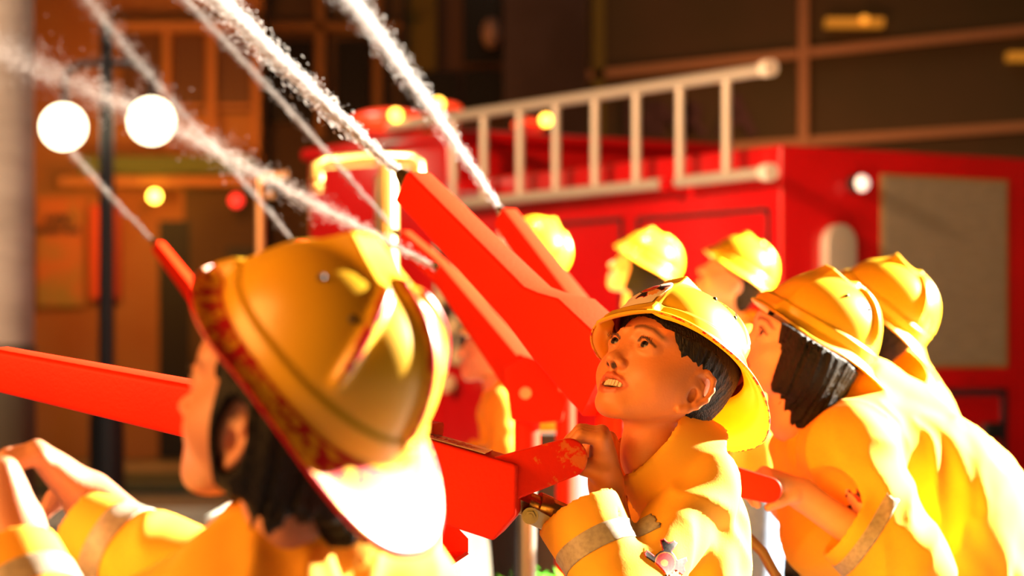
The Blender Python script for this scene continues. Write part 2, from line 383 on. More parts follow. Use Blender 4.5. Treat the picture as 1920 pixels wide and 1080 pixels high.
def ear(g, fr, s, full):
    # ear plane: u backwards, v up, w outwards
    def T(u, v, w): return (s*(.0665+w+.45*max(0, u)), .006-u*.94-.10*v, -.031+v*1.06)
    g.ell(T(.002, -.002, .000), (.0065, .016, .024), .006, fr=fr)
    if not full: g.ell(T(.010, .004, .006), (.0045, .017, .027), .004, fr=fr); return
    g.cap(T(-.002, .010, .003), T(.012, .004, .004), .0065, .0065, .006, fr=fr)
    hel = [T(-.007, -.002, .003), T(-.008, .012, .004), T(-.002, .024, .006), T(.009, .029, .0075), T(.019, .024, .008), T(.023, .012, .0085), T(.022, -.002, .008), T(.016, -.014, .006), T(.008, -.022, .004), T(.001, -.026, .002)]
    g.chain(hel, [.0028, .0032, .0036, .0038, .0038, .0036, .0036, .0040, .0050, .0054], .0035, fr=fr)
    g.ell(T(.009, .004, .0025), (.0035, .0145, .022), .004, fr=fr)
    g.chain([T(.004, .017, .0055), T(.013, .012, .0065), T(.015, .001, .0065), T(.011, -.010, .0055), T(.003, -.014, .005)], [.0020, .0028, .0030, .0030, .0026], .003, fr=fr)
    g.ell(T(.004, -.004, .0070), (.0048, .0058, .0095), .003, op='sub', fr=fr)           # concha
    g.ell(T(.016, .010, .0085), (.0024, .0024, .0110), .002, op='sub', fr=fr)
    g.ell(T(.010, .021, .0085), (.0026, .0062, .0034), .002, op='sub', fr=fr)
    g.ell(T(-.006, -.006, .0045), (.0032, .0038, .0048), .003, fr=fr)                    # tragus
def seg_d(p, pts):
    d = np.full(len(p), 9.)
    for a, b in zip(pts[:-1], pts[1:]):
        a = np.array(a); b = np.array(b); ba = b-a; t = np.clip((p-a)@ba/ba.dot(ba), 0, 1); d = np.minimum(d, np.linalg.norm(p-a-t[:, None]*ba, axis=1))
    return d
def head_colours(V, fr, base, detail=True):
    R, o = fr; p = (V-o)@R; C = np.tile(np.array(base, float), (len(V), 1)); n = vnoise(V*60+3)[:, None]
    C *= .94+.12*n
    def paint(m, c): C[:] = C*(1-m[:, None])+np.array(c)*m[:, None]
    sm = lambda d, a, b: np.clip((b-d)/(b-a), 0, 1)
    front = (p[:, 1] > .045)
    up = [(-.0240, .0655, -.0568), (-.015, .0735, -.0512), (-.005, .0792, -.0490), (0, .0788, -.0500), (.005, .0792, -.0490), (.015, .0735, -.0512), (.0240, .0655, -.0568)]
    lo = [(-.0225, .0650, -.0595), (-.014, .0720, -.0670), (0, .0765, -.0705), (.014, .0720, -.0670), (.0225, .0650, -.0595)]
    lip = np.array(base)*np.array([.84, .50, .62])
    paint(sm(seg_d(p, up), .0036, .0052)*front, lip); paint(sm(seg_d(p, lo), .0040, .0058)*front, lip)
    inm = (np.abs(p[:, 0]) < .020) & (p[:, 2] < -.0515) & (p[:, 2] > -.0675) & (p[:, 1] > .045) & (p[:, 1] < .069)
    paint(inm*.9, (.16, .012, .012))
    for s in (-1, 1):
        bw = [(s*.011, .078, .0195), (s*.022, .077, .0230), (s*.035, .069, .0225), (s*.048, .058, .0155)]
        q = p.copy(); q[:, 1] = 0; d = seg_d(q, [(a, 0, c) for a, b, c in bw]); paint(sm(d, .0004, .0055)*(p[:, 1] > .04)*.85, (.05, .020, .010))
        ul = [(s*.0158, .0685, .0026), (s*.024, .0765, .0072), (s*.033, .0755, .0073), (s*.0435, .0640, .0010)]
        paint(sm(seg_d(p, ul), .0018, .0032)*(p[:, 1] > .05)*.9, (.03, .012, .010))
        ll = [(s*.0165, .0685, -.0040), (s*.025, .0735, -.0062), (s*.034, .0710, -.0058), (s*.0420, .0630, -.0008)]
        paint(sm(seg_d(p, ll), .0008, .0020)*(p[:, 1] > .05)*.30, np.array(base)*.35)
        paint(sm(np.linalg.norm(p-np.array([s*.0055, .0830, -.0385]), axis=1), .0035, .0056)*.97, (.03, .008, .008))  # shade inside the nostrils, painted into the skin colour
    return C
def eye(parent, fr, s, gaze):
    R, o = fr; c = R@np.array([s*.0292, .0585, .0003])+o; g = R@nrm(gaze)
    mb = MB(); mb.sphere((0, 0, 0), .0137, 48, 32); me = mesh_np(mb.V, mb.F); V = np.array(mb.V)
    # z axis of the sphere points along the gaze
    z = nrm(g); x = nrm(np.cross([0, 0, 1], z)); y = np.cross(z, x); W = V@np.stack([x, y, z])
    ang = np.arccos(np.clip(V[:, 2]/.0137, -1, 1)); C = np.tile([.46, .34, .29], (len(V), 1))
    C[ang < .57] = (.020, .012, .012); C[ang < .52] = (.035, .026, .028); C[ang < .20] = (.004, .004, .005)
    me.vertices.foreach_set('co', (W+c).ravel()); colattr(me, C)
    ob = link('eye', me, mat('eyeball', (.8, .8, .8), .12, vcol='Col', spec=.22), parent, True); return ob
def lashes(parent, fr, s):
    R, o = fr; mb = MB()
    for i in range(9):
        t = i/8; x = .019+.0225*t; z = .0040+.0036*math.sin(PI*(t*.8+.1)); y = .0700+.0050*math.sin(PI*(t*.85+.08)); L_ = (.0030+.0020*t)*random.uniform(.8, 1.15)
        a = np.array([s*x, y, z]); d = nrm([s*(1.1*t-.25)+random.uniform(-.12, .12), 1, .35+random.uniform(-.1, .1)])
        mb.tube([R@a+o, R@(a+d*L_*.55)+o, R@(a+d*L_+np.array([0, 0, .0018]))+o], [.00045, .00032, .00008], 5)
    return mb.build('eyelashes', M_black(), parent)
def teeth(parent, fr):
    R, o = fr; mb = MB()
    for row, zc, hh, y0, n, wd in ((0, -.0568, .0042, .0695, 8, .0054), (1, -.0652, .0024, .0672, 8, .0044)):
        for i in range(n):
            x = (i-(n-1)/2)*wd; y = y0-x*x*14; a = math.atan(-28*x*.5)
            ax = np.array([math.cos(a), math.sin(a), 0]); ay = np.array([-math.sin(a), math.cos(a), 0])
            c = np.array([x, y, zc]); w2 = wd*.47; b = [c+ax*sx*w2*(1 if sz > 0 else .86)+ay*sy*.0022+np.array([0, 0, sz*hh]) for sz in (-1, 1) for sx, sy in ((-1, -1), (1, -1), (1, 1), (-1, 1))]
            b = [R@q+o for q in b]; mb.hexa(b[:4], b[4:])
    t = mb.build('teeth', mat('tooth', (.85, .66, .48), .25, coat=.4), parent, bevel=.0009, smooth=True); t['label'] = 'row of small white milk teeth'; return t
def hand(g, W, K, A, curlC, r=.0072, angs=(70, 70, 45), spread=.0145, thumb=1, fl=1.0, thumbdir=None):
    """wrist W, knuckle centre K, A = direction across the palm (index -> little finger), curlC = direction the fingers bend to"""
    W, K, A, C = np.array(W, float), np.array(K, float), nrm(A), nrm(curlC); U = nrm(K-W); C = nrm(C-U*C.dot(U)); A = nrm(A-U*A.dot(U))
    L_ = np.linalg.norm(K-W)
    # palm
    for t in (-1.3, -.45, .45, 1.3):
        g.cap(W+A*t*spread*.55, K+A*t*spread, r*1.45, r*1.22, .012)
    g.cap(W-U*.004, W+U*L_*.5, r*2.3, r*1.9, .02, sq=(C, .75))
    lens = (.92, 1.0, .95, .78)
    for i in range(4):
        q = K+A*(i-1.5)*spread; L1, L2, L3 = [l*lens[i]*fl for l in (.030, .020, .015)]; a = 0; rr = r*(.98, 1, .97, .86)[i]; pts = [q-U*.006]
        pts.append(q)
        for ang, L0 in zip(angs, (L1, L2, L3)):
            a += math.radians(ang+random.uniform(-4, 4)); q = q+(U*math.cos(a)+C*math.sin(a))*L0; pts.append(q)
        g.chain(pts, [rr*1.1, rr*1.08, rr*1.0, rr*.93, rr*.80], .0028)
    B = W+U*L_*.30-A*spread*1.5+C*r*.6; td = nrm(thumbdir) if thumbdir is not None else nrm(U*.55-A*.55*thumb+C*.75)
    M_ = B+td*.024; E_ = M_+nrm(td+C*.6+A*.35)*.019
    g.chain([B, M_, E_], [r*1.5, r*1.15, r*.95], .008)
def make_hair(name, fr, style, parent, h=.003, hf=None, spec={}):
    R, o = fr
    lo, hi = o-.19, o+.17; lo[2] -= .05
    g = SDF.uniform(lo, hi, h)
    if style == 'short':
        g.ell((0, -.014, .022), (.0785, .0915, .084), .004, fr=fr); g.cap((0, -.050, -.02), (0, -.052, -.055), .046, .038, .02, fr=fr)
        g.ell((0, .082, -.062), (.120, .078, .108), .004, 'sub', fr=fr)
        for s in (-1, 1): g.ell((s*.082, .030, -.062), (.034, .045, .034), .004, 'sub', fr=fr); g.ell((s*.086, -.004, -.030), (.022, .022, .026), .004, 'sub', fr=fr)
    elif style == 'bob':
        g.ell((0, -.014, .022), (.079, .092, .084), .004, fr=fr)
        g.cap((0, -.030, -.015), (0, -.040, -.085), .082, .074, .03, fr=fr, sq=(R@np.array([0, 1, 0]), .88))
        g.ell((0, .085-spec.get('hcut', 0), -.055), (.070+spec.get('hcut', 0)*1.2, .082, .120), .01, 'sub', fr=fr)
        g.cap((0, -.010, -.07), (0, -.02, -.20), .052, .056, .01, 'sub', fr=fr)
        for s in (-1, 1): 0 if spec.get('tuck') else g.cap((s*.066, .028, .045), (s*.069, .024, -.07), .016, .011, .012, fr=fr); g.ell((s*.070, -.012, -.025), (.024, .038, .055), .02, fr=fr)
    def streak(p):
        q = (p-o)@R; a = np.arctan2(q[:, 0], q[:, 1]); n = vnoise(np.stack([a*26, q[:, 2]*9, q[:, 1]*4], 1)); n2 = vnoise(np.stack([a*60, q[:, 2]*12, q[:, 0]*4], 1))
        return ((n-.5)*.0075+(n2-.5)*.004)*(.45 if style == 'short' else .7)
    g.near(streak, .012)
    if style == 'bob':   # uneven lower edge
        def edge(p):
            q = (p-o)@R; a = np.arctan2(q[:, 0], q[:, 1]); zz = spec.get('hlen', -.128)+.030*vnoise(np.stack([a*14, a*0, a*0+5], 1))+.012*vnoise(np.stack([a*50, a*0, a*0+9], 1))
            return np.maximum(0, (zz-q[:, 2]))*2.5
        g.near(edge, .05)
    if spec.get('tuck'): g.ell((-.080, .000, -.030), (.032, .017, .032), .004, 'sub', fr=fr)
    g.clip_dome(hf, spec.get('hs', .97))
    V, Q = g.mesh(name); ob = link('hair', quads_np(V, Q), M_hair(), parent, True); return ob, V, Q
# helmet ------------------------------------------------------------
def helmet(fr, parent, chips=.5, emblem=False, nphi=240, roll=0, light=False, hs=.97, brimred=0):
    R, o = fr; C0 = np.array([0, -.020, .026]); nb = 14; nd = 84
    phi = np.linspace(0, 2*PI, nphi, endpoint=False); V = []; W = []
    cz = np.cos(phi); sx = np.sin(phi)
    # outer brim outline
    fr_ = np.maximum(cz, 0); bk = np.maximum(-cz, 0)
    ox = .112*np.sign(sx)*np.abs(sx)**.80; oy = np.where(cz > 0, .108*np.abs(cz)**.88-.002, -.192*np.abs(cz)**.80-.002)
    ox = ox*(1-.10*bk**3); oz = .018+.016*fr_**1.5-.046*bk**1.5
    bx = .0885*np.sign(sx)*np.abs(sx)**.95; by = np.where(cz > 0, .104*np.abs(cz)**.95, .104*-np.abs(cz)**.95)+C0[1]; bz = .030+.008*fr_-.018*bk
    th0 = np.linspace(0, 1, nd)
    # dome radius along direction
    for i in range(nd):
        t = (i/(nd-1))
        ez = np.cos(t*PI/2); er = np.sin(t*PI/2)
        # direction toward base ring at t=1
        dx = er*bx; dy = er*(by-C0[1]); dz = ez*.100+(1-ez)*0*er+er*(bz-C0[2])*t**3
        D = np.stack([dx, dy, dz], 1); r0 = np.linalg.norm(D, axis=1); U = D/r0[:, None]
        # fuller shoulders
        r = r0*(1+.045*np.sin(2*t*PI/2)**2)
        planes = [((0, .815, .579), .0985), ((0, -.24, .971), .0975), ((0, -1, .25), .040), ((.955, .05, .29), .052), ((-.955, .05, .29), .052)]
        rs = np.full(len(r), 9.)
        for n, d in planes:
            n = np.array(n)/np.linalg.norm(n); q = U@n; rs = np.minimum(rs, np.where(q > 1e-3, d/np.maximum(q, 1e-3), 9))
        k = .009; h = np.maximum(k-np.abs(r-rs), 0)/k; shield = rs > r-.002; rn = np.maximum(r, np.minimum(rs, r*1.5))+h*h*k*.25
        ws = np.exp(-((rs-r)/.006)**2)*0
        Pn = C0+U*rn[:, None]
        # raised crests
        wv = np.zeros(nphi)
        def crest(nx, ny, side, amp, t0, t1, wd=.0055):
            n2 = np.array([nx, ny]); n2 = n2/np.linalg.norm(n2); dist = U[:, 0]*n2[0]*r+U[:, 1]*n2[1]*r
            dirn = np.array([-n2[1], n2[0]])*side; pos = U[:, 0]*dirn[0]+U[:, 1]*dirn[1]
            win = max(0, min(1, (t-t0)/.07))*max(0, min(1, (t1-t)/.09))
            return amp*win*np.exp(-np.abs(dist/wd)**2.4)*(pos > -.02)
        cr = crest(1, 0, -1, .0085, .02, .93)       # centre, rearwards
        for sg in (-1, 1):
            cr = np.maximum(cr, crest(sg*.64, .77, -sg, .0085, .16, .80))
            cr = np.maximum(cr, crest(sg*.64, -.77, -sg, .0070, .28, .84))
        rim = .0045*max(0, min(1, (t-.87)/.03))
        Pn = Pn+U*(cr+rim)[:, None]
        V.append(Pn); e = .38*(cr > .0045)+.05
        pk = np.exp(-((rs-r)/.004)**2)*.1*(t > .1)
        sh_top = np.exp(-(((Pn[:, 1]-.030)/.006)**2+((Pn[:, 2]-.126)/.006)**2))
        W.append(e+.30*sh_top)
    base = V[-1]
    outer = np.stack([ox, oy, oz], 1)
    for i in range(1, nb+1):
        t = i/nb; q = base*(1-t)+outer*t; q[:, 2] += .010*np.sin(t*PI)*-.6-.004*t**3*0
        if i == nb: q[:, 2] -= .004
        V.append(q); W.append(np.full(nphi, brimred+.06+.40*(t > .93)+.16*(i == 1)))
    V = np.concatenate(V); W = np.concatenate(W)
    rows = nd+nb; Q = []; MI = []
    for i in range(rows-1):
        a = np.arange(nphi); b = (a+1) % nphi; Q.append(np.stack([i*nphi+a, (i+1)*nphi+a, (i+1)*nphi+b, i*nphi+b], 1)); MI += [1 if i < nd-3 else 0]*nphi
    Q = np.concatenate(Q)[nphi:]; MI = MI[nphi:]
    # apex cap
    top = V[nphi:2*nphi].mean(0); V = np.vstack([V, top]); W = np.append(W, .05); ti = len(V)-1
    F = Q.tolist()+[[ti, nphi+k, nphi+(k+1) % nphi] for k in range(nphi)]; MI = MI+[1]*nphi
    Vw = (V*hs)@R.T+o
    used = np.unique(np.concatenate([np.array(f) for f in F[-nphi:]]+[Q.ravel()])); mp = -np.ones(len(V), int); mp[used] = np.arange(len(used))
    me = mesh_np(Vw[used], [[mp[k] for k in f] for f in F]); me.polygons.foreach_set('material_index', MI); wattr(me, W[used]*(.7+chips*.6))
    bm = bmesh.new(); bm.from_mesh(me); bmesh.ops.recalc_face_normals(bm, faces=bm.faces); bm.to_mesh(me); bm.free()
    # outward check on the crown
    me.update()
    ob = link('helmet', me, [M_helm(), M_helm(), M_helm(), M_helmred()], parent, True)
    up = R@np.array([0, 0, 1]); f0 = me.polygons[-1]
    if f0.normal.dot(Vector(up)) < 0: me.flip_normals()
    sm = ob.modifiers.new('s', 'SOLIDIFY'); sm.thickness = .0028; sm.offset = -1; sm.material_offset = 2; sm.material_offset_rim = 2
    ob['label'] = 'yellow toy firefighter helmet with raised front shield and long rear brim'
    if emblem: helmet_emblem(ob, me, fr, hs)
    for sg in (-1, 1):      # small vent holes either side of the crests
        for y, z in ((-.005, .100), (-.048, .095)):
            mb = MB()
            u = nrm([sg*.055, y-C0[1], z-C0[2]]); C1 = C0*hs; hit = BVHTree.FromPolygons([v.co for v in me.vertices], [p.vertices for p in me.polygons]).ray_cast(Vector(R@(C1+u*.3)+o)-ob.location*0, Vector(-(R@u)))
            if hit[0]: mb.sphere(tuple(hit[0]), .0034, 12, 8)
            if mb.V and not light: v = mb.build('vent_hole', M_black(), ob)
    return ob
def cross_shape(x, y):
    """emblem colour index at x,y in -1..1: None outside, 0 black, 1 red, 2 gold, 3 dark red"""
    r = math.hypot(x, y); a = math.degrees(math.atan2(y, x)) % 90; a = min(a, 90-a)   # angle from the nearest axis
    th = math.radians(a)
    if r < .24: return 2 if (x+.04)**2+(y*1.2)**2 < .028 else 1
    if r < .42: return 1
    if r < .46: return 2
    if r < .52: return 0
    u, v = r*math.cos(th), r*math.sin(th)
    if x > .1 and y < -.1 and math.hypot(x-.52, y+.52) < .20+.09*abs(math.sin(4*math.atan2(y+.52, x-.52))): return 2
    if u > .40 and v < .14+.46*(u-.35):
        lim = .98-.10*abs(math.cos(v*7))
        if u < lim:
            return 1 if (u > lim-.06 or v > .14+.46*(u-.35)-.05) else 0
    return None
def decal(name, bvh, c, ux, uy, n, size, fn, mats, parent, N=72, off=.0012, asp=1.0, label=None):
    """an emblem lying on a surface: cells of a small grid dropped onto it along -n"""
    c, ux, uy, n = map(lambda v: np.array(v, float), (c, ux, uy, n)); vid = {}; V = []; F = []; I = []
    def vert(i, j):
        if (i, j) in vid: return vid[(i, j)]
        x = (i/N*2-1)*size*asp; y = (j/N*2-1)*size; p = c+ux*x+uy*y+n*.08; h = bvh.ray_cast(Vector(p), Vector(-n), .2)
        if h[0] is None: vid[(i, j)] = None; return None
        V.append(tuple(Vector(h[0])+Vector(n)*off)); vid[(i, j)] = len(V)-1; return vid[(i, j)]
    for i in range(N):
        for j in range(N):
            m = fn((i+.5)/N*2-1, (j+.5)/N*2-1)
            if m is None: continue
            q = [vert(i, j), vert(i+1, j), vert(i+1, j+1), vert(i, j+1)]
            if None in q: continue
            F.append(q); I.append(m)
    if not F: return None
    me = mesh_np(V, F); me.polygons.foreach_set('material_index', I); o = link(name, me, mats, parent, True)
    sm = o.modifiers.new('s', 'SOLIDIFY'); sm.thickness = .0006; sm.offset = 1
    if label: o['label'] = label
    return o
def emblem_mats(): return [mat('emblem_black', (.02, .008, .008), .5), mat('emblem_red', (.55, .02, .02), .5), mat('emblem_gold', (.85, .30, .05), .5), mat('emblem_white', (.82, .66, .50), .5)]
def bvh_of(me): return BVHTree.FromPolygons([v.co.copy() for v in me.vertices], [list(p.vertices) for p in me.polygons])
def helmet_emblem(ob, me, fr, hs=1):
    R, o = fr; n = R@nrm([0, .815, .579]); uy = R@nrm([0, -.579, .815]); ux = R@np.array([-1., 0, 0]); c = R@np.array([0, .058, .080])*hs+o
    b = bvh_of(me)
    def f(x, y):
        if not (x*x/.92+y*y < .95 or (y < 0 and abs(x) < .78 and y > -.99)): 
            return None
        q = cross_shape(x*1.18, (y-.16)*1.30)
        return 3 if q is None else q
    decal('emblem', b, c, ux, uy, n, .0345, f, emblem_mats(), ob, 84, .0012, .98, 'white sticker with a black and red firefighter cross')
    cu = bpy.data.curves.new('t', 'FONT'); cu.body = 'FIREFIGHTERS'; cu.size = .0112; cu.align_x = 'CENTER'; cu.extrude = .0003; cu.offset = .0002
    t = bpy.data.objects.new('tmp', cu); COL.objects.link(t); bpy.context.view_layer.update(); tm = bpy.data.meshes.new_from_object(t); bpy.data.objects.remove(t)
    V = np.empty(len(tm.vertices)*3); tm.vertices.foreach_get('co', V); V = V.reshape(-1, 3)
    # lettering bent into a shallow arc
    V[:, 0] *= .78; V[:, 1] -= V[:, 0]**2*-6
    ux2 = -ux if False else ux
    Wd = c+V[:, :1]*ux2*1+ (V[:, 1:2]-.0325)*uy+n*(V[:, 2:3]+.0016)
    tm.vertices.foreach_set('co', Wd.ravel()); l = link('lettering', tm, M_black(), ob); l['label'] = 'small black lettering along the foot of the sticker'
# ------------------------------------------------------------------ persons
def legs(g, hip, feet, r=.062):
    for h_, f in zip(hip, feet):
        k = (np.array(h_)+np.array(f))/2+np.array([0, 0, .02]); g.cap(h_, k, r, r*.72, .03); g.cap(k, f, r*.70, r*.42, .02)
def person(label, fr, spec, base=(.78, .34, .15), detail=False, group=None):
    """spec: neck,hip(centre),shl,shr joints; arms=[(shoulder,elbow,wrist,cuffdata)] ; hands=list of callables"""
    neck, hip = np.array(spec['neck']), np.array(spec['hip']); R, o = fr
    feet = spec.get('feet'); side = nrm(np.array(spec['arms'][0][0])-np.array(spec['arms'][1][0])); side[2] = 0; side = nrm(side)
    if feet is None: feet = [np.array([hip[0], hip[1], .06])+side*.08, np.array([hip[0], hip[1], .06])-side*.08]
    root = empty('person', (float((feet[0][0]+feet[1][0])/2), float((feet[0][1]+feet[1][1])/2), 0), label, 'person', group)
    hf = .0016 if detail == 2 else (.0026 if detail else .005)
    fine = [[], [], []]; boxes = [(o-.12, o+.125)]+[(np.array(h[0])-.085, np.array(h[0])+.085) for h in spec.get('hands', [])]
    allp = [o, neck, hip]+feet+[np.array(a[k]) for a in spec['arms'] for k in range(3)]+[np.array(h[0]) for h in spec.get('hands', [])]
    lo = np.min(allp, 0)-.15; hi = np.max(allp, 0)+.15; lo[2] = 0
    for i in range(3): fine[i] = [(b[0][i], b[1][i]) for b in boxes]
    hc = .02
    g = SDF(*[axis(lo[i], hi[i], fine[i], hf, hc) for i in range(3)])
    sculpt_head(g, fr, bool(detail), spec.get('mouth', 'closed'))
    nk = R@np.array([0, -.028, -.10])+o; g.cap(nk, neck+R@np.array([0, -.01, 0]), .033, .038, .02)
    g.cap(neck-nrm(neck-hip)*.05, hip, .072, .082, .04, sq=(np.cross(side, nrm(neck-hip)), .75))
    for a in spec['arms']:
        s_, e_, w_ = map(np.array, a[:3]); g.cap(neck-nrm(neck-hip)*.03, s_, .036, .034, .03); g.cap(s_, e_, .034, .028, .02); g.cap(e_, w_, .028, spec.get('wr', .0205), .015)
    hp = [hip+side*.06, hip-side*.06]; legs(g, hp, feet, .055)
    for h in spec.get('hands', []): h[1](g)
    g.clip_dome(spec.get('hfr', fr), spec.get('hs', .97)*.93)
    V, Q = g.mesh('body'); V = relax(V, Q, 1, .4) if detail else V
    me = quads_np(V, Q); colattr(me, head_colours(V, fr, base)); body = link('body', me, M_skin(), root, True)
    # jacket
    jh = .0045 if detail else .008
    lo = np.min(allp[1:], 0)-.17; hi = np.max(allp[1:], 0)+.17; hem = hip-nrm(neck-hip)*spec.get('hem', .10)
    lo[2] = max(lo[2], min(hem[2], hip[2])-.16)
    g = SDF.uniform(lo, hi, jh); ax = nrm(neck-hip); fw = np.cross(side, ax)
    tr = spec.get('tr', (.098, .118)); g.cap(neck-ax*.06, hem, tr[0], tr[1], .03, flat='b', sq=(fw, .82))
    for a in spec['arms']:
        s_, e_, w_ = map(np.array, a[:3]); rs, re, rc = a[3] if len(a) > 3 else (.058, .050, .050)
        g.cap(neck-ax*.035, s_, .040, rs*.95, .03); g.cap(s_, e_, rs, re, spec.get('ka', .025))
        cf = a[4] if len(a) > 4 else e_+(w_-e_)*.78
        g.cap(e_, cf, re, rc, spec.get('ke', .014), flat='b')
        if spec.get('fill'): pass
    for b in spec.get('extra', []): g.cap(*b[:4], k=b[4] if len(b) > 4 else .03)
    amp = spec.get('fold', 1.0)
    def folds(p):
        q = p+np.stack([vnoise(p*9), vnoise(p*9+7), vnoise(p*9+13)], 1)*.10
        n1 = vnoise(q*np.array([11, 11, 8])); n2 = np.abs(vnoise(q*np.array([20, 20, 14])+5)-.5)*2; n3 = vnoise(p*60)
        cw = np.ones(len(p))
        for a in spec['arms']:
            cf = np.array(a[4]) if len(a) > 4 else np.array(a[1])+(np.array(a[2])-np.array(a[1]))*.78; cw = np.minimum(cw, np.clip((np.linalg.norm(p-cf, axis=1)-.05)/.05, .12, 1))
        return cw*amp*(-(n1-.5)*.020+(n2-.4)*.011+(n3-.5)*.0004)
    g.near(folds, .022)
    for a in spec['arms']:       # hollow cuffs
        e_, w_ = np.array(a[1]), np.array(a[2]); cf = np.array(a[4]) if len(a) > 4 else e_+(w_-e_)*.78; d = nrm(cf-e_); rc = a[3][2] if len(a) > 3 else .05
        g.cut(cf-d*.002, d, (cf+d*rc*.80, rc*1.16)); g.cap(cf-d*.030, cf+d*.03, rc-.010, rc-.006, .002, 'sub')
    g.cap(hem+ax*.03, hem-ax*.06, tr[1]-.012, tr[1]-.010, .002, 'sub', sq=(fw, .8))
    for c in spec.get('collar', []): g.collar(*c)
    if 'collar' not in spec:
        cd_ = nrm(nk-neck); g.collar(neck-cd_*.015, neck+cd_*.045, .066, .056, .005, gap=(R@np.array([0, 1, -.2]), .5))
    V, Q = g.mesh('jacket'); V = relax(V, Q, 2, .35)
    me = quads_np(V, Q); jk = link('jacket', me, M_jack(), root, True); jk['label'] = spec.get('jlabel', 'yellow firefighter coat with grey reflective bands')
    jb = bvh_of(me)
    for i, a in enumerate(spec['arms']):
        e_ = np.array(a[1]); cf = np.array(a[4]) if len(a) > 4 else e_+(np.array(a[2])-e_)*.78; d = cf-e_; L_ = np.linalg.norm(d); d = d/L_; t0, t1 = spec.get('band', (.040, .066))
        rc = (a[3][2] if len(a) > 3 else .05)*1.5
        def pr(p, e_=e_, cf=cf, d=d, rc=rc, t0=t0, t1=t1):
            u = (cf-p)@d; q = np.linalg.norm((p-cf)+u[:, None]*d, axis=1); return (u > t0-.012) & (u < t1+.012) & (q < rc), ((cf-d*t0, d), (cf-d*t1, -d))
        peel('reflective_stripe', V, Q, pr, .0012, M_stripe(), jk, 'grey reflective band round the sleeve')
    if 'hemband' in spec:
        t0, t1 = spec['hemband']
        def pr2(p):
            u = (p-hem)@ax; q = (p-hem)-u[:, None]*ax; return (u > t0-.012) & (u < t1+.012) & (np.linalg.norm(q, axis=1) < tr[1]*1.35), ((hem+ax*t1, ax), (hem+ax*t0, -ax))
        peel('reflective_stripe', V, Q, pr2, .0012, M_stripe(), jk, 'grey reflective band round the coat')
    # trousers and shoes
    lo = np.min([hip, feet[0], feet[1]], 0)-.15; hi = np.max([hip, feet[0], feet[1]], 0)+.15; lo[2] = .02
    g = SDF.uniform(lo, hi, .011); g.cap(hip+ax*.02, hip-ax*.04, .088, .088, .03); legs(g, hp, [np.array([f[0], f[1], .07]) for f in feet], .075)
    V2, Q2 = g.mesh('t'); link('trousers', quads_np(V2, Q2), M_jean() if spec.get('jeans') else M_trous(), root, True)
    fwd = R@np.array([0, 1, 0]); fwd[2] = 0; fwd = nrm(fwd)
    for f in feet:
        g = SDF.uniform(np.array([f[0], f[1], .04])-.14, np.array([f[0], f[1], .04])+.14, .01); c = np.array([f[0], f[1], .038]); g.cap(c-fwd*.03, c+fwd*.07, .036, .032, .01); g.cut((0, 0, .002), (0, 0, -1), (tuple(c), .3))
        V2, Q2 = g.mesh('s'); link('shoe', quads_np(V2, Q2), M_shoe(), root, True)
    if detail and spec.get('eyes', True):
        gz = spec.get('gaze', (0, 1, .1))
        for s in (-1, 1): eye(root, fr, s, (gz[0], gz[1], gz[2])); lashes(root, fr, s)
    if spec.get('mouth') == 'open': teeth(root, fr)
    if spec.get('hair'): make_hair('hair', fr, spec['hair'], root, .0025 if detail == 2 else (.003 if detail else .005), spec.get('hfr', fr), spec)
    hm = helmet(spec.get('hfr', fr), root, spec.get('chips', .5), spec.get('emblem', False), 240 if detail else 96, light=not detail, hs=spec.get('hs', .97), brimred=spec.get('brimred', 0))
    return root, jk, jb, hm
def hfr(y, p, r, px, py, d, sc=1): return (rot(y, p, r), P(px, py, d))
# ------------------------------------------------------------------ the boy in the middle
fb = hfr(130.3, 26, -5, 1246, 687, 3.15)
def boy_near(g): hand(g, P(1136, 905, 3.09), P(1127, 818, 3.08), (0.05, 1, 0.1), (-1, 0, -.15), .0086, (74, 58, 40), .0150, thumb=1, fl=.95, thumbdir=(-.75, -.1, .3))
def boy_far(g): hand(g, P(1160, 905, 3.22), P(1143, 826, 3.21), (0.05, 1, 0), (-1, 0, -.1), .0072, (75, 60, 40), .0135, thumb=1, fl=.9, thumbdir=(-.7, .1, .3))
spec = dict(neck=P(1282, 905, 3.20), hip=P(1295, 1420, 3.22), mouth='open', gaze=(-.03, 1, .17), hs=.92, hfr=hfr(130, 29, 9, 1246, 690, 3.15), hair='short', emblem=True, chips=.75,
    arms=[(P(1312, 915, 3.13), P(1178, 1130, 3.00), P(1136, 905, 3.09), (.045, .047, .056), P(1083, 960, 3.05)),
          (P(1215, 900, 3.30), P(1175, 1050, 3.34), P(1160, 905, 3.22), (.055, .050, .048), P(1170, 960, 3.28))],
    hands=[(P(1115, 860, 3.09), boy_near), (P(1145, 860, 3.21), boy_far)], tr=(.092, .108), hem=.06, band=(.043, .070), fold=.8,
    collar=[(P(1270, 893, 3.18), P(1204, 826, 3.16), .086, .067, .0045, ID, ((-1, -.35, -.6), .30))])
boy, bj, bjb, bh = person('boy in focus looking up with open mouth, yellow helmet with cross sticker, gripping a handle', fb, spec, (.72, .245, .070), 2)

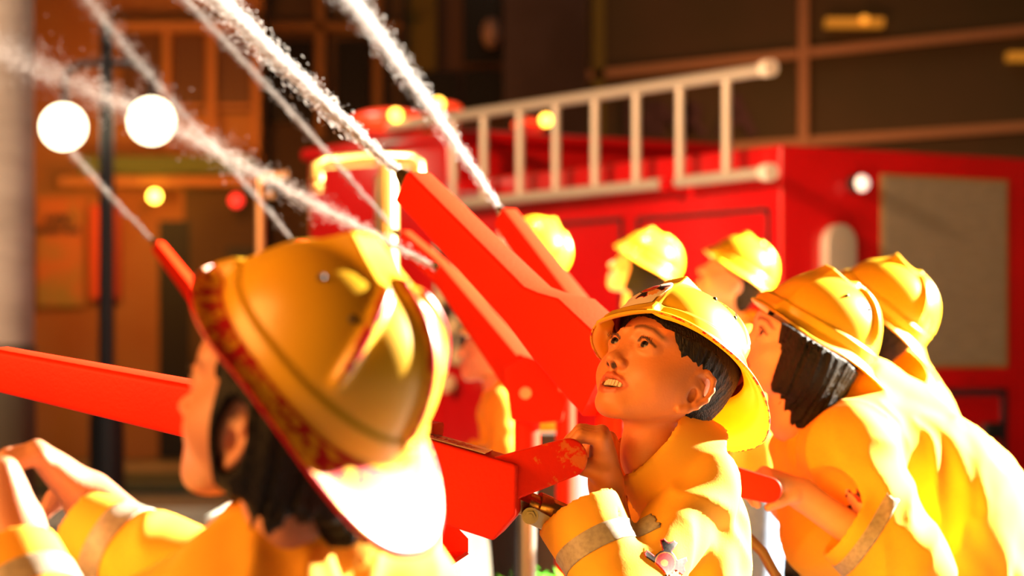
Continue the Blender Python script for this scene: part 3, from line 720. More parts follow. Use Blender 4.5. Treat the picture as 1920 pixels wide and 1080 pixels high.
def sleeve_patch(jk, jb, px, py, d, size, ang, tilt=(0, 0)):
    c = P(px, py, d); n = nrm(np.array([tilt[0], -1, tilt[1]])); ux = nrm(np.cross(n, [0, 0, 1])); ux = -ux if ux[0] < 0 else ux; uy = np.cross(n, ux); uy = uy if uy[2] > 0 else -uy
    a = math.radians(ang); X = ux*math.cos(a)+uy*math.sin(a); Y = uy*math.cos(a)-ux*math.sin(a)
    decal('sleeve_emblem', jb, c, X, Y, n, size, cross_shape, emblem_mats(), jk, 84, .0012, 1.0, 'black and red firefighter cross on the sleeve')
sleeve_patch(bj, bjb, 1240, 1046, 3.07, .029, -12)
# ------------------------------------------------------------------ the other children
# girl on the right, bent forward
fg = hfr(100, 20, -8, 1494, 648, 3.90); fgh = hfr(110, 24, -13, 1506, 645, 3.95)
def girl_near(g): hand(g, P(1500, 925, 3.79), P(1440, 893, 3.77), (.12, 1, .15), (-.5, 0, -1), .0078, (50, 60, 45), .014, fl=.95, thumbdir=(-1, -.3, -.35))
spec = dict(neck=P(1575, 800, 3.98), hip=P(1880, 1190, 4.05), feet=[P(1860, 1857, 3.95)*[1, 1, 0]+[0, 0, .06], P(1930, 1857, 4.15)*[1, 1, 0]+[0, 0, .06]], gaze=(0, 1, .1), hair='bob', chips=.30, hfr=fgh,
    arms=[(P(1585, 850, 3.86), P(1690, 1060, 3.78), P(1500, 925, 3.79), (.072, .074, .058), P(1582, 985, 3.78)),
          (P(1560, 850, 4.12), P(1560, 1050, 4.16), P(1470, 950, 4.0), (.060, .055, .05), P(1510, 990, 4.05))],
    hands=[(P(1460, 905, 3.78), girl_near)], tr=(.115, .150), hem=.10, band=(.022, .044), hemband=(.06, .10), wr=.024,
    extra=[(P(1620, 790, 4.0), P(1790, 960, 4.02), .105, .130, .05), (P(1500, 850, 3.95), P(1545, 1000, 3.95), .050, .070, .04)],
    collar=[(P(1560, 815, 3.97), P(1530, 770, 3.95), .090, .062, .005, ID, ((-1, -.1, -.3), .35))])
girl, gj, gjb, gh = person('child with black bobbed hair bending forward at the right, one hand on a red handle', fg, spec, (.82, .42, .22), True)
sleeve_patch(gj, gjb, 1616, 935, 3.85, .021, -35, (-.35, 0))
# child on the left in front, seen from behind
fl_ = hfr(70, 14, 0, 536, 745, 2.0); flh = hfr(58, 41, 2, 545, 700, 1.99)
def lg_r(g): hand(g, P(168, 935, 2.35), P(72, 850, 2.33), (-.2, -.9, .3), (-.7, 0, -1), .0080, (55, 65, 45), .0145, fl=1, thumbdir=(-.6, .5, -.6))
def lg_l(g): hand(g, P(30, 985, 2.20), P(10, 880, 2.20), (.15, -1, .1), (-1, .1, -.1), .0080, (70, 65, 40), .0145, fl=1, thumbdir=(-.5, -.4, .5))
spec = dict(neck=P(585, 978, 2.06), hip=P(620, 1700, 2.12), hair='bob', hlen=-.108, hcut=.016, tuck=True, chips=1.2, brimred=.30, hfr=flh,
    arms=[(P(480, 1130, 2.0), P(120, 1270, 2.12), P(30, 985, 2.20), (.06, .055, .046), P(18, 1040, 2.19)),
          (P(640, 1110, 2.16), P(400, 1127, 2.28), P(168, 935, 2.35), (.058, .056, .047), P(152, 998, 2.34))],
    hands=[(P(90, 900, 2.33), lg_r), (P(15, 930, 2.20), lg_l)], tr=(.100, .115), hem=.06, band=(.036, .060), hemband=(.06, .09), wr=.026,
    extra=[(P(560, 1010, 2.05), P(740, 1110, 2.10), .050, .060, .04)],
    collar=[(P(570, 1010, 2.05), P(546, 922, 2.03), .082, .064, .005, ID, ((-1, .3, 0), .6))])
kid_l, lj, ljb, lh = person('child in the left foreground seen from behind, black hair below a worn yellow helmet', fl_, spec, (.62, .26, .14), True)
# child right behind the bending one
f4 = hfr(88, 34, -8, 1628, 592, 4.75)
spec = dict(neck=P(1665, 720, 4.85), hip=P(1790, 1130, 4.9), chips=.15, hair='short', hands=[], tr=(.10, .12), hem=.08,
    arms=[(P(1690, 770, 4.72), P(1730, 930, 4.66), P(1600, 960, 4.62)), (P(1660, 770, 5.0), P(1650, 930, 5.0), P(1580, 950, 4.9))],
    extra=[(P(1672, 725, 4.86), P(1760, 900, 4.88), .085, .105, .04)])
person('child half hidden behind the bending child, only the lit helmet and shoulder showing', f4, spec, (.80, .40, .22), False)
# three children near the truck
def far_kid(label, fr, neck, hip, d, jeans=True, hair='short', base=(.82, .42, .24), chips=.1, arm=(-70, 110), **kw):
    s = 1.0; n = P(*neck, d); h_ = P(*hip, d)
    a1 = n+np.array([-.01, -.11, -.03]); a2 = n+np.array([.0, .11, -.03])
    e1 = a1+np.array([.02, -.04, -.17]); w1 = e1+np.array([-.17, .02, .04]); e2 = a2+np.array([.02, .04, -.17]); w2 = e2+np.array([-.17, -.04, .04])
    fist = lambda w: (lambda g: hand(g, w, w+np.array([-.055, 0, .012]), (0, 1, 0), (0, 0, -1), .0078, (70, 70, 40), .014))
    spec = dict(neck=n, hip=h_, chips=chips, hair=hair, jeans=jeans, hands=[(w1+np.array([-.05, 0, 0]), fist(w1)), (w2+np.array([-.05, 0, 0]), fist(w2))], tr=(.092, .105), hem=.07, arms=[(a1, e1, w1, (.052, .048, .046)), (a2, e2, w2, (.052, .048, .046))], **kw)
    return person(label, fr, spec, base, False)
far_kid('child with a yellow helmet and pale ear before the red truck corner, facing left', hfr(100, 27, -8, 1372, 517, 7.0), (1405, 628), (1425, 940), 7.05)
far_kid('dark haired child with a small yellow helmet before the red truck doors, facing left', hfr(100, 24, -8, 1200, 503, 7.5), (1228, 605), (1245, 880), 7.55, hair='bob')
far_kid('child with tilted yellow helmet behind the second red water gun, head thrown back', hfr(84, 52, 0, 985, 470, 7.3), (1010, 560), (1010, 850), 7.3)
far_kid('crouching child in a yellow coat seen blurred behind the pivot of a water gun', hfr(95, 10, 0, 925, 655, 6.6), (950, 740), (965, 950), 6.6, jeans=False)
# ------------------------------------------------------------------ water guns
def section(c, ax, up, w_, h_, rr=.18, n=5):
    """rounded rectangle: w_ across, h_ along up"""
    sd = nrm(np.cross(ax, up)); pts = []
    r = min(w_, h_)*rr
    for qx, qy, a0 in ((1, 1, 0), (-1, 1, 90), (-1, -1, 180), (1, -1, 270)):
        for k in range(n):
            a = math.radians(a0+90*k/(n-1)); pts.append(c+sd*(qx*(w_/2-r)+r*math.cos(a))+up*(qy*(h_/2-r)+r*math.sin(a)))
    return pts
def loft(mb, secs, mi=0):
    n = len(secs[0]); V = [p for s in secs for p in s]; F = []
    for i in range(len(secs)-1):
        for k in range(n): F.append([i*n+k, i*n+(k+1) % n, (i+1)*n+(k+1) % n, (i+1)*n+k])
    F.append(list(range(n))[::-1]); F.append([(len(secs)-1)*n+k for k in range(n)]); mb.add(V, F, mi)
def orient(tip, base, toward=0.0):
    ax = nrm(tip-base); up = np.array([0, 0, 1.]); up = nrm(up-ax*up.dot(ax)); sd = np.cross(ax, up); up = nrm(up*math.cos(toward)+sd*math.sin(toward)); return ax, up
def water_gun(label, tip, base, wt, ht, wb, hb, toward=0, flare=None, body=None, post=None, bolt=None, group=None, handle=None, nozzle=.05):
    tip, base = np.array(tip), np.array(base); ax, up = orient(tip, base, toward)
    foot = np.array([post[0][0], post[0][1], 0]) if post else np.array([base[0], base[1], 0])
    root = empty('water_gun', foot, label, 'water gun', group)
    L_ = np.linalg.norm(tip-base); secs = [section(tip, ax, up, wt, ht, .16), section(tip-ax*L_*.5, ax, up, (wt+wb)/2, (ht+hb)/2, .14)]
    if flare:
        t, w2, h2, shift = flare; c = tip-ax*L_*t; k = t; w_ = wt+(wb-wt)*k; h_ = ht+(hb-ht)*k
        secs += [section(c, ax, up, w_, h_, .12), section(c-ax*.035+up*shift*.35, ax, up, w_+(w2-w_)*.35, h_+(h2-h_)*.35, .10), section(c-ax*.085+up*shift, ax, up, w2, h2, .07), section(base+up*shift, ax, up, w2*1.05, h2*1.1, .07)]
    else: secs.append(section(base, ax, up, wb, hb, .10))
    mb = MB(); loft(mb, secs); b = mb.build('barrel', M_red(), root, smooth=True)
    V = np.array([v.co[:] for v in b.data.vertices]); wattr(b.data, np.full(len(V), .12))
    mb = MB(); r = min(wt, ht)*.30; mb.tube([tip-ax*.01, tip+ax*nozzle*.35], r*1.15, 6); mb.tube([tip+ax*nozzle*.3, tip+ax*nozzle*.7, tip+ax*nozzle], [r*.9, r*.8, r*.55], 16); mb.build('nozzle', M_brass(), root, smooth=True)
    if body: body(root, ax, up)
    if post:
        mb = MB(); p0, r = post[:2]; mb.tube([np.array([p0[0], p0[1], 0]), np.array(p0)], r, 28); mb.build('stand_post', M_red() if len(post) < 3 else post[2], root, smooth=True)
        mb = MB(); mb.tube([np.array([p0[0], p0[1], 0]), np.array([p0[0], p0[1], .012])], r*2.1, 28); mb.build('base_plate', M_red(), root)
    if bolt is not None:
        mb = MB(); c, r = bolt; c = np.array(c); mb.tube([c+[0, .02, 0], c-[0, .014, 0]], r, 6); mb.tube([c+[0, .02, 0], c-[0, .006, 0]], r*1.5, 20); mb.build('bolt', M_steel(), root, smooth=True)
    return root, ax, up
def jet(name, label, pts, r0, r1, n, core, seed, mist=False):
    """a jet of water: a solid glassy-white thread that breaks up into thousands of drops"""
    wm = mat('water_mist_%g' % mist, (mist, mist*.9, mist*.86), .3, transl=.3) if mist else mat('water_white', (.90, .88, .88), .25, transl=.45)
    rg = np.random.default_rng(seed); pts = [np.array(p, float) for p in pts]
    tt = np.linspace(0, 1, 60); ctl = np.array(pts); seg = np.linspace(0, 1, len(pts))
    cur = np.stack([np.interp(tt, seg, ctl[:, k]) for k in range(3)], 1)
    # soften corners
    for _ in range(6): cur[1:-1] = (cur[:-2]+cur[2:]+2*cur[1:-1])/4
    root = empty(name, cur[0], label, 'water jet', 'water jets over the children')
    T = nrm(cur[-1]-cur[0]); A = nrm(np.cross(T, [0, 1, 0])); B = np.cross(T, A)
    mb = MB(); m = int(60*core); c2 = cur[:m]; rr = [max(.0012, r0*(1+.25*rg.standard_normal())*(1-.75*(i/m))*1.0) for i in range(m)]
    c3 = [c+A*rg.standard_normal()*r0*.25*i/m for i, c in enumerate(c2)]; mb.tube(c3, rr, 10)
    mb.build('core_stream', wm, root, smooth=True)
    t = rg.random(n)**.85; idx = t*59; i0 = np.minimum(idx.astype(int), 58); f = (idx-i0)[:, None]
    c = cur[i0]*(1-f)+cur[i0+1]*f; sp = (r0+(r1-r0)*t)
    # thread-like clumping: a few strands wander round the axis
    ns = 9; st = rg.integers(0, ns, n); ph = rg.random(ns)*6.28; ra = np.abs(rg.standard_normal(ns))*.35
    g1 = rg.standard_normal((n, 2))*np.where(rg.random((n, 1)) < .7, .28, .75)
    ox = (ra[st]*np.cos(ph[st]+t*1.3)+g1[:, 0])*sp; oy = (ra[st]*np.sin(ph[st]+t*1.3)+g1[:, 1])*sp
    c = c+ox[:, None]*A+oy[:, None]*B
    sz = (.0003+.0006*rg.random(n)**2)*(1+.35*t); ln = sz*rg.uniform(2, 14, n)*(1.3-.5*t)
    V = np.empty((n, 6, 3)); V[:, 0] = c+T*ln[:, None]; V[:, 1] = c-T*ln[:, None]; V[:, 2] = c+A*sz[:, None]; V[:, 3] = c+B*sz[:, None]; V[:, 4] = c-A*sz[:, None]; V[:, 5] = c-B*sz[:, None]
    tri = np.array([[0, 2, 3], [0, 3, 4], [0, 4, 5], [0, 5, 2], [1, 3, 2], [1, 4, 3], [1, 5, 4], [1, 2, 5]])
    F = (tri[None]+np.arange(n)[:, None, None]*6).reshape(-1, 3); V = V.reshape(-1, 3)
    me = bpy.data.meshes.new('drops'); me.vertices.add(len(V)); me.vertices.foreach_set('co', V.astype(np.float32).ravel()); me.loops.add(len(F)*3); me.loops.foreach_set('vertex_index', F.astype(np.int32).ravel())
    me.polygons.add(len(F)); me.polygons.foreach_set('loop_start', np.arange(0, len(F)*3, 3, dtype=np.int32)); me.update(calc_edges=True)
    o = link('water_drops', me, wm, root, True); o['kind'] = 'stuff'
    return root
# gun held by the boy: long barrel to the left, square body, handle, valve
def boy_gun_body(root, ax, up):
    # body box with its near face towards the camera
    S = lambda px, py, d: P(px, py, d)
    mb = MB(); d0, d1 = 2.97, 3.13
    near = [S(700, 985, d0), S(948, 1012, d0), S(985, 868, d0), S(975, 868, d0), S(700, 795, d0)]
    near = [S(680, 935, d0), S(925, 1014, d0), S(968, 1000-35, d0), S(968, 872, d0), S(680, 788, d0)]
    far = [p+np.array([.012, .135, 0]) for p in near]
    mb.add(near+far, [[4, 3, 2, 1, 0], [5, 6, 7, 8, 9], [0, 1, 6, 5], [1, 2, 7, 6], [2, 3, 8, 7], [3, 4, 9, 8], [4, 0, 5, 9]])
    b = mb.build('body', M_red(), root, bevel=.004, smooth=True); wattr(b.data, np.full(len(b.data.vertices), .10))
    # chamfer plate at the rear of the box
    mb = MB(); mb.add([S(968, 925, 2.985), S(968, 868, 2.985), S(985, 868, 3.10), S(985, 925, 3.10), S(935, 1010, 2.985), S(950, 1002, 3.10)], [[0, 1, 2, 3], [0, 3, 5, 4]]); 
    # sticker on the top of the body
    a, c_ = S(706, 796, 2.97), S(925, 858, 2.97); t = nrm(c_-a); dep = np.array([.0110, .123, 0]); n = nrm(np.cross(t, dep)); n = n if n[2] > 0 else -n
    a = a+t*.040+dep*.10; W_ = t*(np.linalg.norm(c_-a)-.012); Dp = dep*.80
    mb = MB(); mb.obox(a+n*.0006, W_, Dp, n*.0008); st = mb.build('sticker', mat('sticker_pink_white', (.72, .40, .36), .35), root); st['label'] = 'pale sticker with a red leaf mark'
    mb = MB(); cc = a+W_*.66+Dp*.5+n*.0016; rad = .017; ring = []
    for k in range(22):
        r = rad*(1 if k % 2 == 0 else .48)*(1+.25*math.cos(k*PI/11*3)); an = 2*PI*k/22; ring.append(cc+t*r*math.cos(an)*1.6+nrm(dep)*r*math.sin(an)*2.2)
    mb.add([cc+n*.0004]+ring, [[0, 1+k, 1+(k+1) % 22] for k in range(22)]); mb.build('sticker_leaf', mat('sticker_red', (.55, .01, .02), .4), st)
    cu = bpy.data.curves.new('t', 'FONT'); cu.body = 'DANGER'; cu.size = .030; cu.extrude = .0003
    tx = bpy.data.objects.new('tmp', cu); COL.objects.link(tx); bpy.context.view_layer.update(); tm = bpy.data.meshes.new_from_object(tx); bpy.data.objects.remove(tx)
    V = np.empty(len(tm.vertices)*3); tm.vertices.foreach_get('co', V); V = V.reshape(-1, 3); q = a+W_*.02+Dp*.30+n*.0018; dd = nrm(dep)
    tm.vertices.foreach_set('co', (q+V[:, :1]*t*.62+V[:, 1:2]*dd*1.6+V[:, 2:3]*n).ravel()); link('sticker_lettering', tm, mat('sticker_red', (.5, .01, .02), .4), st)
    # handle: flat bar with a round end
    A_ = S(935, 902, 3.0); Bp = S(1067, 858, 3.03); d = nrm(Bp-A_); u = nrm(np.cross(d, [0, -1, 0])); u = u if u[2] > 0 else -u; hw = .0242; pts = []
    for k in range(17): a_ = -PI/2+PI*k/16; pts.append(Bp+d*hw*math.cos(a_)+u*hw*math.sin(a_))
    pts = [A_-u*hw*1.20]+pts+[A_+u*hw*1.25]
    th = np.array([0, .028, 0])-0*d; n_ = len(pts); mb = MB(); mb.add([p-th*.5 for p in pts]+[p+th*.5 for p in pts], [list(range(n_)), list(range(n_, 2*n_))[::-1]]+[[k, (k+1) % n_, n_+(k+1) % n_, n_+k] for k in range(n_)])
    h_ = mb.build('handle', M_red(), root, bevel=.0035, smooth=True); V = np.array([v.co[:] for v in h_.data.vertices]); q = np.array(Bp)
    wattr(h_.data, .14+.60*np.clip(1-np.linalg.norm(V-q-d*.004, axis=1)/.040, 0, 1)**.5); h_['label'] = 'flat red handle bar with paint worn orange at its round end'
    # mounting channel under the body, open towards the right
    mb = MB(); t_ = .004
    x0, x1 = S(690, 960, 3.02), S(812, 1000, 3.02)
    def pl(a, b, c, d_, th): mb.hexa([a, b, c, d_], [a+th, b+th, c+th, d_+th])
    mb.hexa([S(640, 950, 2.995), S(806, 1000, 2.995), S(836, 1062, 2.995), S(650, 1062, 2.995)], [S(640, 950, 3.0), S(806, 1000, 3.0), S(836, 1062, 3.0), S(650, 1062, 3.0)])
    mb.hexa([S(830, 960, 3.11), S(878, 1010, 3.11), S(878, 1035, 3.11), S(830, 1035, 3.11)], [S(830, 960, 3.114), S(878, 1010, 3.114), S(878, 1035, 3.114), S(830, 1035, 3.114)])
    mb.hexa([S(650, 1060, 2.995), S(836, 1060, 2.995), S(876, 1033, 3.114), S(690, 1033, 3.114)], [S(650, 1066, 2.995), S(838, 1066, 2.995), S(879, 1039, 3.114), S(690, 1039, 3.114)])
    c = mb.build('mounting_channel', M_red(), root); wattr(c.data, np.full(len(c.data.vertices), .12))
    # brass ball valve
    mb = MB(); v0 = S(966, 935, 3.05); v1 = S(1062, 974, 3.07); dv = nrm(v1-v0); L_ = np.linalg.norm(v1-v0)
    for t0, t1, r, n in ((0, .20, .0190, 6), (.18, .42, .0155, 24), (.40, .62, .0200, 24), (.60, .66, .0175, 24), (.64, .92, .0185, 8), (.90, 1.0, .0150, 24), (1.0, 1.5, .0120, 20)): mb.tube([v0+dv*L_*t0, v0+dv*L_*t1], r, n)
    vv = mb.build('ball_valve', mat('dark_brass', (.42, .25, .12), .28, 1, noise=(80, (.75, .42, .14), .4, .65)), root, smooth=True); vv['label'] = 'brass ball valve with hexagonal ends'
    mb = MB(); k = S(994, 967, 3.03); mb.tube([k+[0, .02, 0], k-[0, .004, 0]], .0105, 24); mb.tube([k, k-[0, .010, 0]], .0070, 6); mb.tube([k, k-[0, .013, 0]], .0035, 12); mb.build('valve_nut', mat('dull_nickel', (.22, .19, .17), .35, 1), vv, smooth=True)
    mb = MB(); e = S(1060, 1000, 3.035); dd = nrm(e-k); u2 = nrm(np.cross(dd, [0, 1, 0])); mb.hexa([k-u2*.010, e-u2*.008, e+u2*.008, k+u2*.012], [k-u2*.010-[0, .003, 0], e-u2*.008-[0, .003, 0], e+u2*.008-[0, .003, 0], k+u2*.012-[0, .003, 0]]); mb.build('valve_lever', M_steel(), vv, bevel=.001)
water_gun('long red water gun pointing left across the picture, its handle held by the boy', P(-4, 690, 3.32), P(800, 858, 3.06), .050, .058, .080, .086, -.05, body=boy_gun_body,
    post=(P(790, 1045, 3.07), .026))
G = 'red water guns behind the children'
r1 = water_gun('largest red water gun, rising steeply with a fork of water above the boy face', P(776, 352, 3.98), P(1150, 735, 3.62), .054, .060, .074, .078, 0, flare=(.60, .082, .108, .016), post=(P(1150, 745, 3.64), .028), group=G, nozzle=.045)
water_gun('red water gun just right of the largest one, orange light along its top', P(948, 408, 4.85), P(1165, 700, 4.55), .040, .044, .062, .068, .0, post=(P(1162, 702, 4.55), .026), group=G, nozzle=.030)
water_gun('thin pink-red water gun whose barrel passes under the largest gun', P(755, 447, 5.65), P(1064, 722, 5.38), .034, .042, .050, .070, 0, post=(P(1060, 722, 5.4), .022), group=G, nozzle=.035)
def head4(root, ax, up):
    d0, d1 = 4.72, 4.84; mb = MB(); poly = [(945, 690), (985, 668), (1010, 676), (1062, 752), (1055, 790), (1000, 795), (958, 788)]
    n = len(poly); a = [P(x, y, d0) for x, y in poly]; b = [p+np.array([.0, d1-d0, 0]) for p in a]
    mb.add(a+b, [list(range(n))[::-1], [n+k for k in range(n)]]+[[k, (k+1) % n, n+(k+1) % n, n+k] for k in range(n)]); mb.build('pivot_head', M_red(), root, bevel=.004, smooth=True)
    mb = MB(); a, b = P(1010, 664, 4.70), P(1106, 764, 4.66); s_ = np.array([.012, .11, .018]); mb.obox(a, b-a, s_, nrm(np.cross(b-a, s_))*.004); o = mb.build('top_cover', mat('orange_cover', (.9, .30, .02), .3, coat=.5), root); o['label'] = 'glossy orange cover plate'
    mb = MB(); mb.tube([P(988, 862, 4.78), P(988, 786, 4.78)], .026, 28); mb.build('post_sleeve', M_red(), root, smooth=True)
water_gun('red water gun on a post with a bolted pivot head, left of the boy', P(828, 511, 5.0), P(990, 715, 4.80), .034, .042, .062, .078, 0, body=head4, post=(P(988, 860, 4.78), .019, M_steel()), bolt=(P(985, 737, 4.72), .008), group=G, nozzle=.03)
water_gun('thin red water gun at the far left, between the lamps and the large helmet', P(296, 462, 6.95), P(480, 700, 6.7), .030, .034, .055, .060, 0, post=(P(480, 704, 6.7), .026), group=G, nozzle=.035)
water_gun('red water gun mostly hidden behind the worn helmet, only its tip showing', P(560, 463, 6.1), P(720, 680, 5.9), .036, .040, .060, .065, 0, post=(P(718, 684, 5.9), .026), group=G, nozzle=.03)
# the gun held by the bending girl: only its handle shows
rt = empty('water_gun', P(1390, 1857, 3.85)*[1, 1, 0], 'red water gun behind the boy with a round handle end under the other hand', 'water gun')
mb = MB(); A_, B_ = P(1330, 892, 3.72), P(1440, 918, 3.72); d = nrm(B_-A_); u = nrm(np.cross(d, [0, -1, 0])); u = u if u[2] > 0 else -u; hw = .0200; pts = []
for k in range(17): a_ = -PI/2+PI*k/16; pts.append(B_+d*hw*math.cos(a_)+u*hw*math.sin(a_))
pts = [A_-u*hw*1.2]+pts+[A_+u*hw*1.3]; n_ = len(pts); th = np.array([0, .03, 0])
mb.add([p-th*.5 for p in pts]+[p+th*.5 for p in pts], [list(range(n_)), list(range(n_, 2*n_))[::-1]]+[[k, (k+1) % n_, n_+(k+1) % n_, n_+k] for k in range(n_)]); mb.build('handle', M_red(), rt, bevel=.003, smooth=True)
mb = MB(); a = P(1240, 860, 3.72); mb.obox(a, np.array([.085, 0, -.01]), np.array([0, .12, 0]), np.array([0, 0, -.12])); mb.build('body', M_red(), rt, bevel=.004, smooth=True)
mb = MB(); c = P(1290, 950, 3.78); mb.tube([c*[1, 1, 0], c], .026, 24); mb.build('stand_post', M_red(), rt, smooth=True)
hz = MB(); hp_ = [P(1385, 985, 3.74), P(1400, 1005, 3.74), P(1430, 1035, 3.74), P(1455, 1080, 3.74), P(1462, 1140, 3.74), P(1450, 1250, 3.76), P(1420, 1600, 3.78), P(1400, 1857, 3.8)]
hz.tube(hp_, .0085, 14); hs = hz.build('hose', mat('brown_rubber_hose', (.20, .11, .045), .4), None, smooth=True); tag(hs, 'brown rubber hose hanging below the handle right of the boy', 'hose')
# jets
jet('water_jet', 'brightest white water jet, rising from the largest gun to the top edge', [P(768, 341, 4.00), P(590, 178, 4.4), P(380, -30, 4.9), P(200, -220, 5.3)], .0038, .030, 34000, .95, 1)
jet('water_jet', 'white water jet rising to the top from the gun right of the largest', [P(941, 397, 4.87), P(790, 175, 5.4), P(640, -30, 6.2), P(560, -160, 6.4)], .0042, .036, 24000, .85, 2)
jet('water_jet', 'faint straight water jet left of the brightest one', [P(749, 441, 5.68), P(545, 210, 6.2), P(340, -10, 6.9), P(250, -120, 7)], .0034, .020, 5500, .95, 3, .5)
jet('water_jet', 'broad spreading water jet crossing behind the worn helmet to the lamps', [P(821, 504, 5.03), P(600, 390, 5.5), P(350, 250, 6.1), P(120, 150, 6.6), P(-80, 60, 7.0)], .0045, .060, 12000, .35, 4, .75)
jet('water_jet', 'thin water jet from the far left gun towards the left globe lamp', [P(291, 456, 6.98), P(205, 365, 7.4), P(130, 280, 7.6)], .0036, .012, 1800, .9, 5, .45)
jet('water_jet', 'faint water jet from the hidden gun, rising to the upper left corner', [P(554, 458, 6.12), P(440, 320, 6.6), P(270, 130, 7.0), P(150, -20, 7.3)], .0036, .030, 3600, .25, 6, .45)
# ------------------------------------------------------------------ the little fire truck
TC = np.array([1.058, 9.5]); SD = np.array([-.537, .843]); RD = np.array([.843, .537])
ts = lambda px: (lambda u: (TC[0]-u*TC[1])/(.537+.843*u))((px-960)/FPX)
tr_ = lambda px: (lambda u: (u*TC[1]-TC[0])/(.843-.537*u))((px-960)/FPX)
def SP(t, z, out=0.0): q = TC+SD*t-RD*out; return np.array([q[0], q[1], z])       # point on the side face, out = away from the truck
def RP(t, z, out=0.0): q = TC+RD*t-SD*out; return np.array([q[0], q[1], z])       # point on the rear face
def sz(px, py, out=0): t = ts(px); d = (TC+SD*t)[1]; return SP(t, CAMZ+(HORIZON-py)/FPX*d, out)
def rz(px, py, out=0): t = tr_(px); d = (TC+RD*t)[1]; return RP(t, CAMZ+(HORIZON-py)/FPX*d, out)
M_truck = lambda: mat('truck_red', (.62, .004, .006), .28, coat=.5, noise=(2.2, (.50, .003, .004), .4, .7))
M_alu = lambda: mat('ladder_aluminium', (.62, .52, .42), .42, .35)
truck = empty('fire_truck', (TC[0]+.2, TC[1]+1.9, 0), 'small red fire truck with rear corner and side facing the children', 'truck')
WD = 1.62
def tbox(mb, t0, t1, w0, w1, z0, z1, mi=0):
    c = [TC+SD*t0+RD*w0, TC+SD*t1+RD*w0, TC+SD*t1+RD*w1, TC+SD*t0+RD*w1]
    mb.hexa([(*q, z0) for q in c], [(*q, z1) for q in c], mi)
mb = MB(); tbox(mb, 0, 2.62, 0, WD, .50, 1.846); mb.build('box_body', M_truck(), truck, bevel=.02, smooth=True)
mb = MB(); tbox(mb, 2.54, 4.0, .0, WD, .45, 2.06); mb.build('cab', M_truck(), truck, bevel=.05, smooth=True)
mb = MB(); tbox(mb, 2.50, 4.04, -.02, WD+.02, 2.04, 2.10); mb.build('cab_roof', M_truck(), truck, bevel=.02, smooth=True)
mb = MB(); tbox(mb, .05, 3.9, .06, WD-.06, .30, .50); mb.build('chassis', M_black(), truck)
for t in (.75, 3.2):
    for w_ in (.02, WD-.20):
        c = TC+SD*t+RD*w_; c2 = TC+SD*t+RD*(w_+.18); mb = MB(); mb.tube([(*c, .27), (*c2, .27)], .27, 36); wh = mb.build('wheel', M_black(), truck, smooth=True)
        mb = MB(); c3 = c-RD*.01; mb.tube([(*c3, .27), (*c, .27)], .13, 24); mb.build('hubcap', M_steel(), wh, smooth=True)
def frame_door(name, f, x0, y0, x1, y1, th, parent, mfr, out=.006):
    """a rectangle outlined by a dark seal, corners given in pixels of the face f"""
    mb = MB(); a, b, c, d = f(x0, y0, out), f(x1, y0, out), f(x1, y1, out), f(x0, y1, out)
    c[2] = d[2]; b[2] = a[2]
    t = nrm(b-a); up = np.array([0, 0, 1.]); n = np.cross(t, up)
    mb.obox(a, b-a, n*.008, -up*th); mb.obox(d, c-d, n*.008, up*th); mb.obox(a-up*0, t*th, n*.008, d-a); mb.obox(b-t*th, t*th, n*.008, c-b)
    return mb.build(name, mfr, parent)
M_seal = mat('dark_seal', (.045, .012, .012), .6)
frame_door('door_seal', sz, 1198, 408, 1446, 640, .016, truck, M_seal); frame_door('door_seal', sz, 960, 424, 1170, 640, .016, truck, M_seal)
# rear: roller shutter, lamp, handle plate, hatch with lettering and latch
def rpanel(name, x0, y0, x1, y1, o0, o1, m, bevel=0, parent=truck):
    a = rz(x0, y0, o0); b = rz(x1, y0, o0); b[2] = a[2]; h_ = a[2]-rz(x0, y1, o0)[2]; mb = MB(); mb.obox(a, b-a, np.array([*(-SD*(o1-o0)), 0]), np.array([0, 0, -h_])); return mb.build(name, m, parent, bevel=bevel, smooth=bool(bevel))
M_rim = mat('shutter_frame', (.34, .20, .07), .5)
sh = rpanel('roller_shutter', 1650, 326, 1888, 690, -.004, .006, M_rim)
rpanel('shutter_panel', 1656, 333, 1882, 683, .006, .010, mat('shutter_grey', (.32, .25, .17), .6, noise=(14, (.24, .19, .13), .3, .7, (1, 1, 6))), parent=sh)
mb = MB(); c = rz(1600, 345, 0); dn = np.array([*(-SD), 0]); mb.tube([c, c+dn*.05], .036, 28); lp = mb.build('marker_lamp', M_black(), truck, smooth=True)
mb = MB(); mb.sphere(tuple(c+dn*.05), .034, 24, 14); mb.build('lamp_lens', mat('lamp_lens_white', (.9, .8, .72), .15, emis=(1, .86, .75), es=.9), lp, smooth=True)
mb = MB(); a = rz(1537, 420, .0); b = rz(1592, 420, .0); b[2] = a[2]; t = nrm(b-a); w_ = np.linalg.norm(b-a); zb = rz(1537, 520, 0)[2]; pts = [np.array([*a[:2], zb]), np.array([*b[:2], zb])]
for k in range(9): an = PI*k/8; pts.append((a+b)/2*[1, 1, 0]+t*w_/2*math.cos(an)*1.0+np.array([0, 0, a[2]-w_*.5+w_*.5*math.sin(an)]))
n_ = len(pts); th = np.array([*(-SD*.05), 0]); mb.add([p for p in pts]+[p+th for p in pts], [list(range(n_)), list(range(n_, 2*n_))[::-1]]+[[k, (k+1) % n_, n_+(k+1) % n_, n_+k] for k in range(n_)]); mb.build('grab_plate', M_alu(), truck, bevel=.006, smooth=True)
ht = frame_door('hatch_seal', rz, 1660, 731, 1884, 872, .030, truck, mat('hatch_seal_dark', (.035, .012, .020), .6))
rpanel('hatch_latch', 1842, 793, 1872, 824, .0, .02, M_black(), .004)
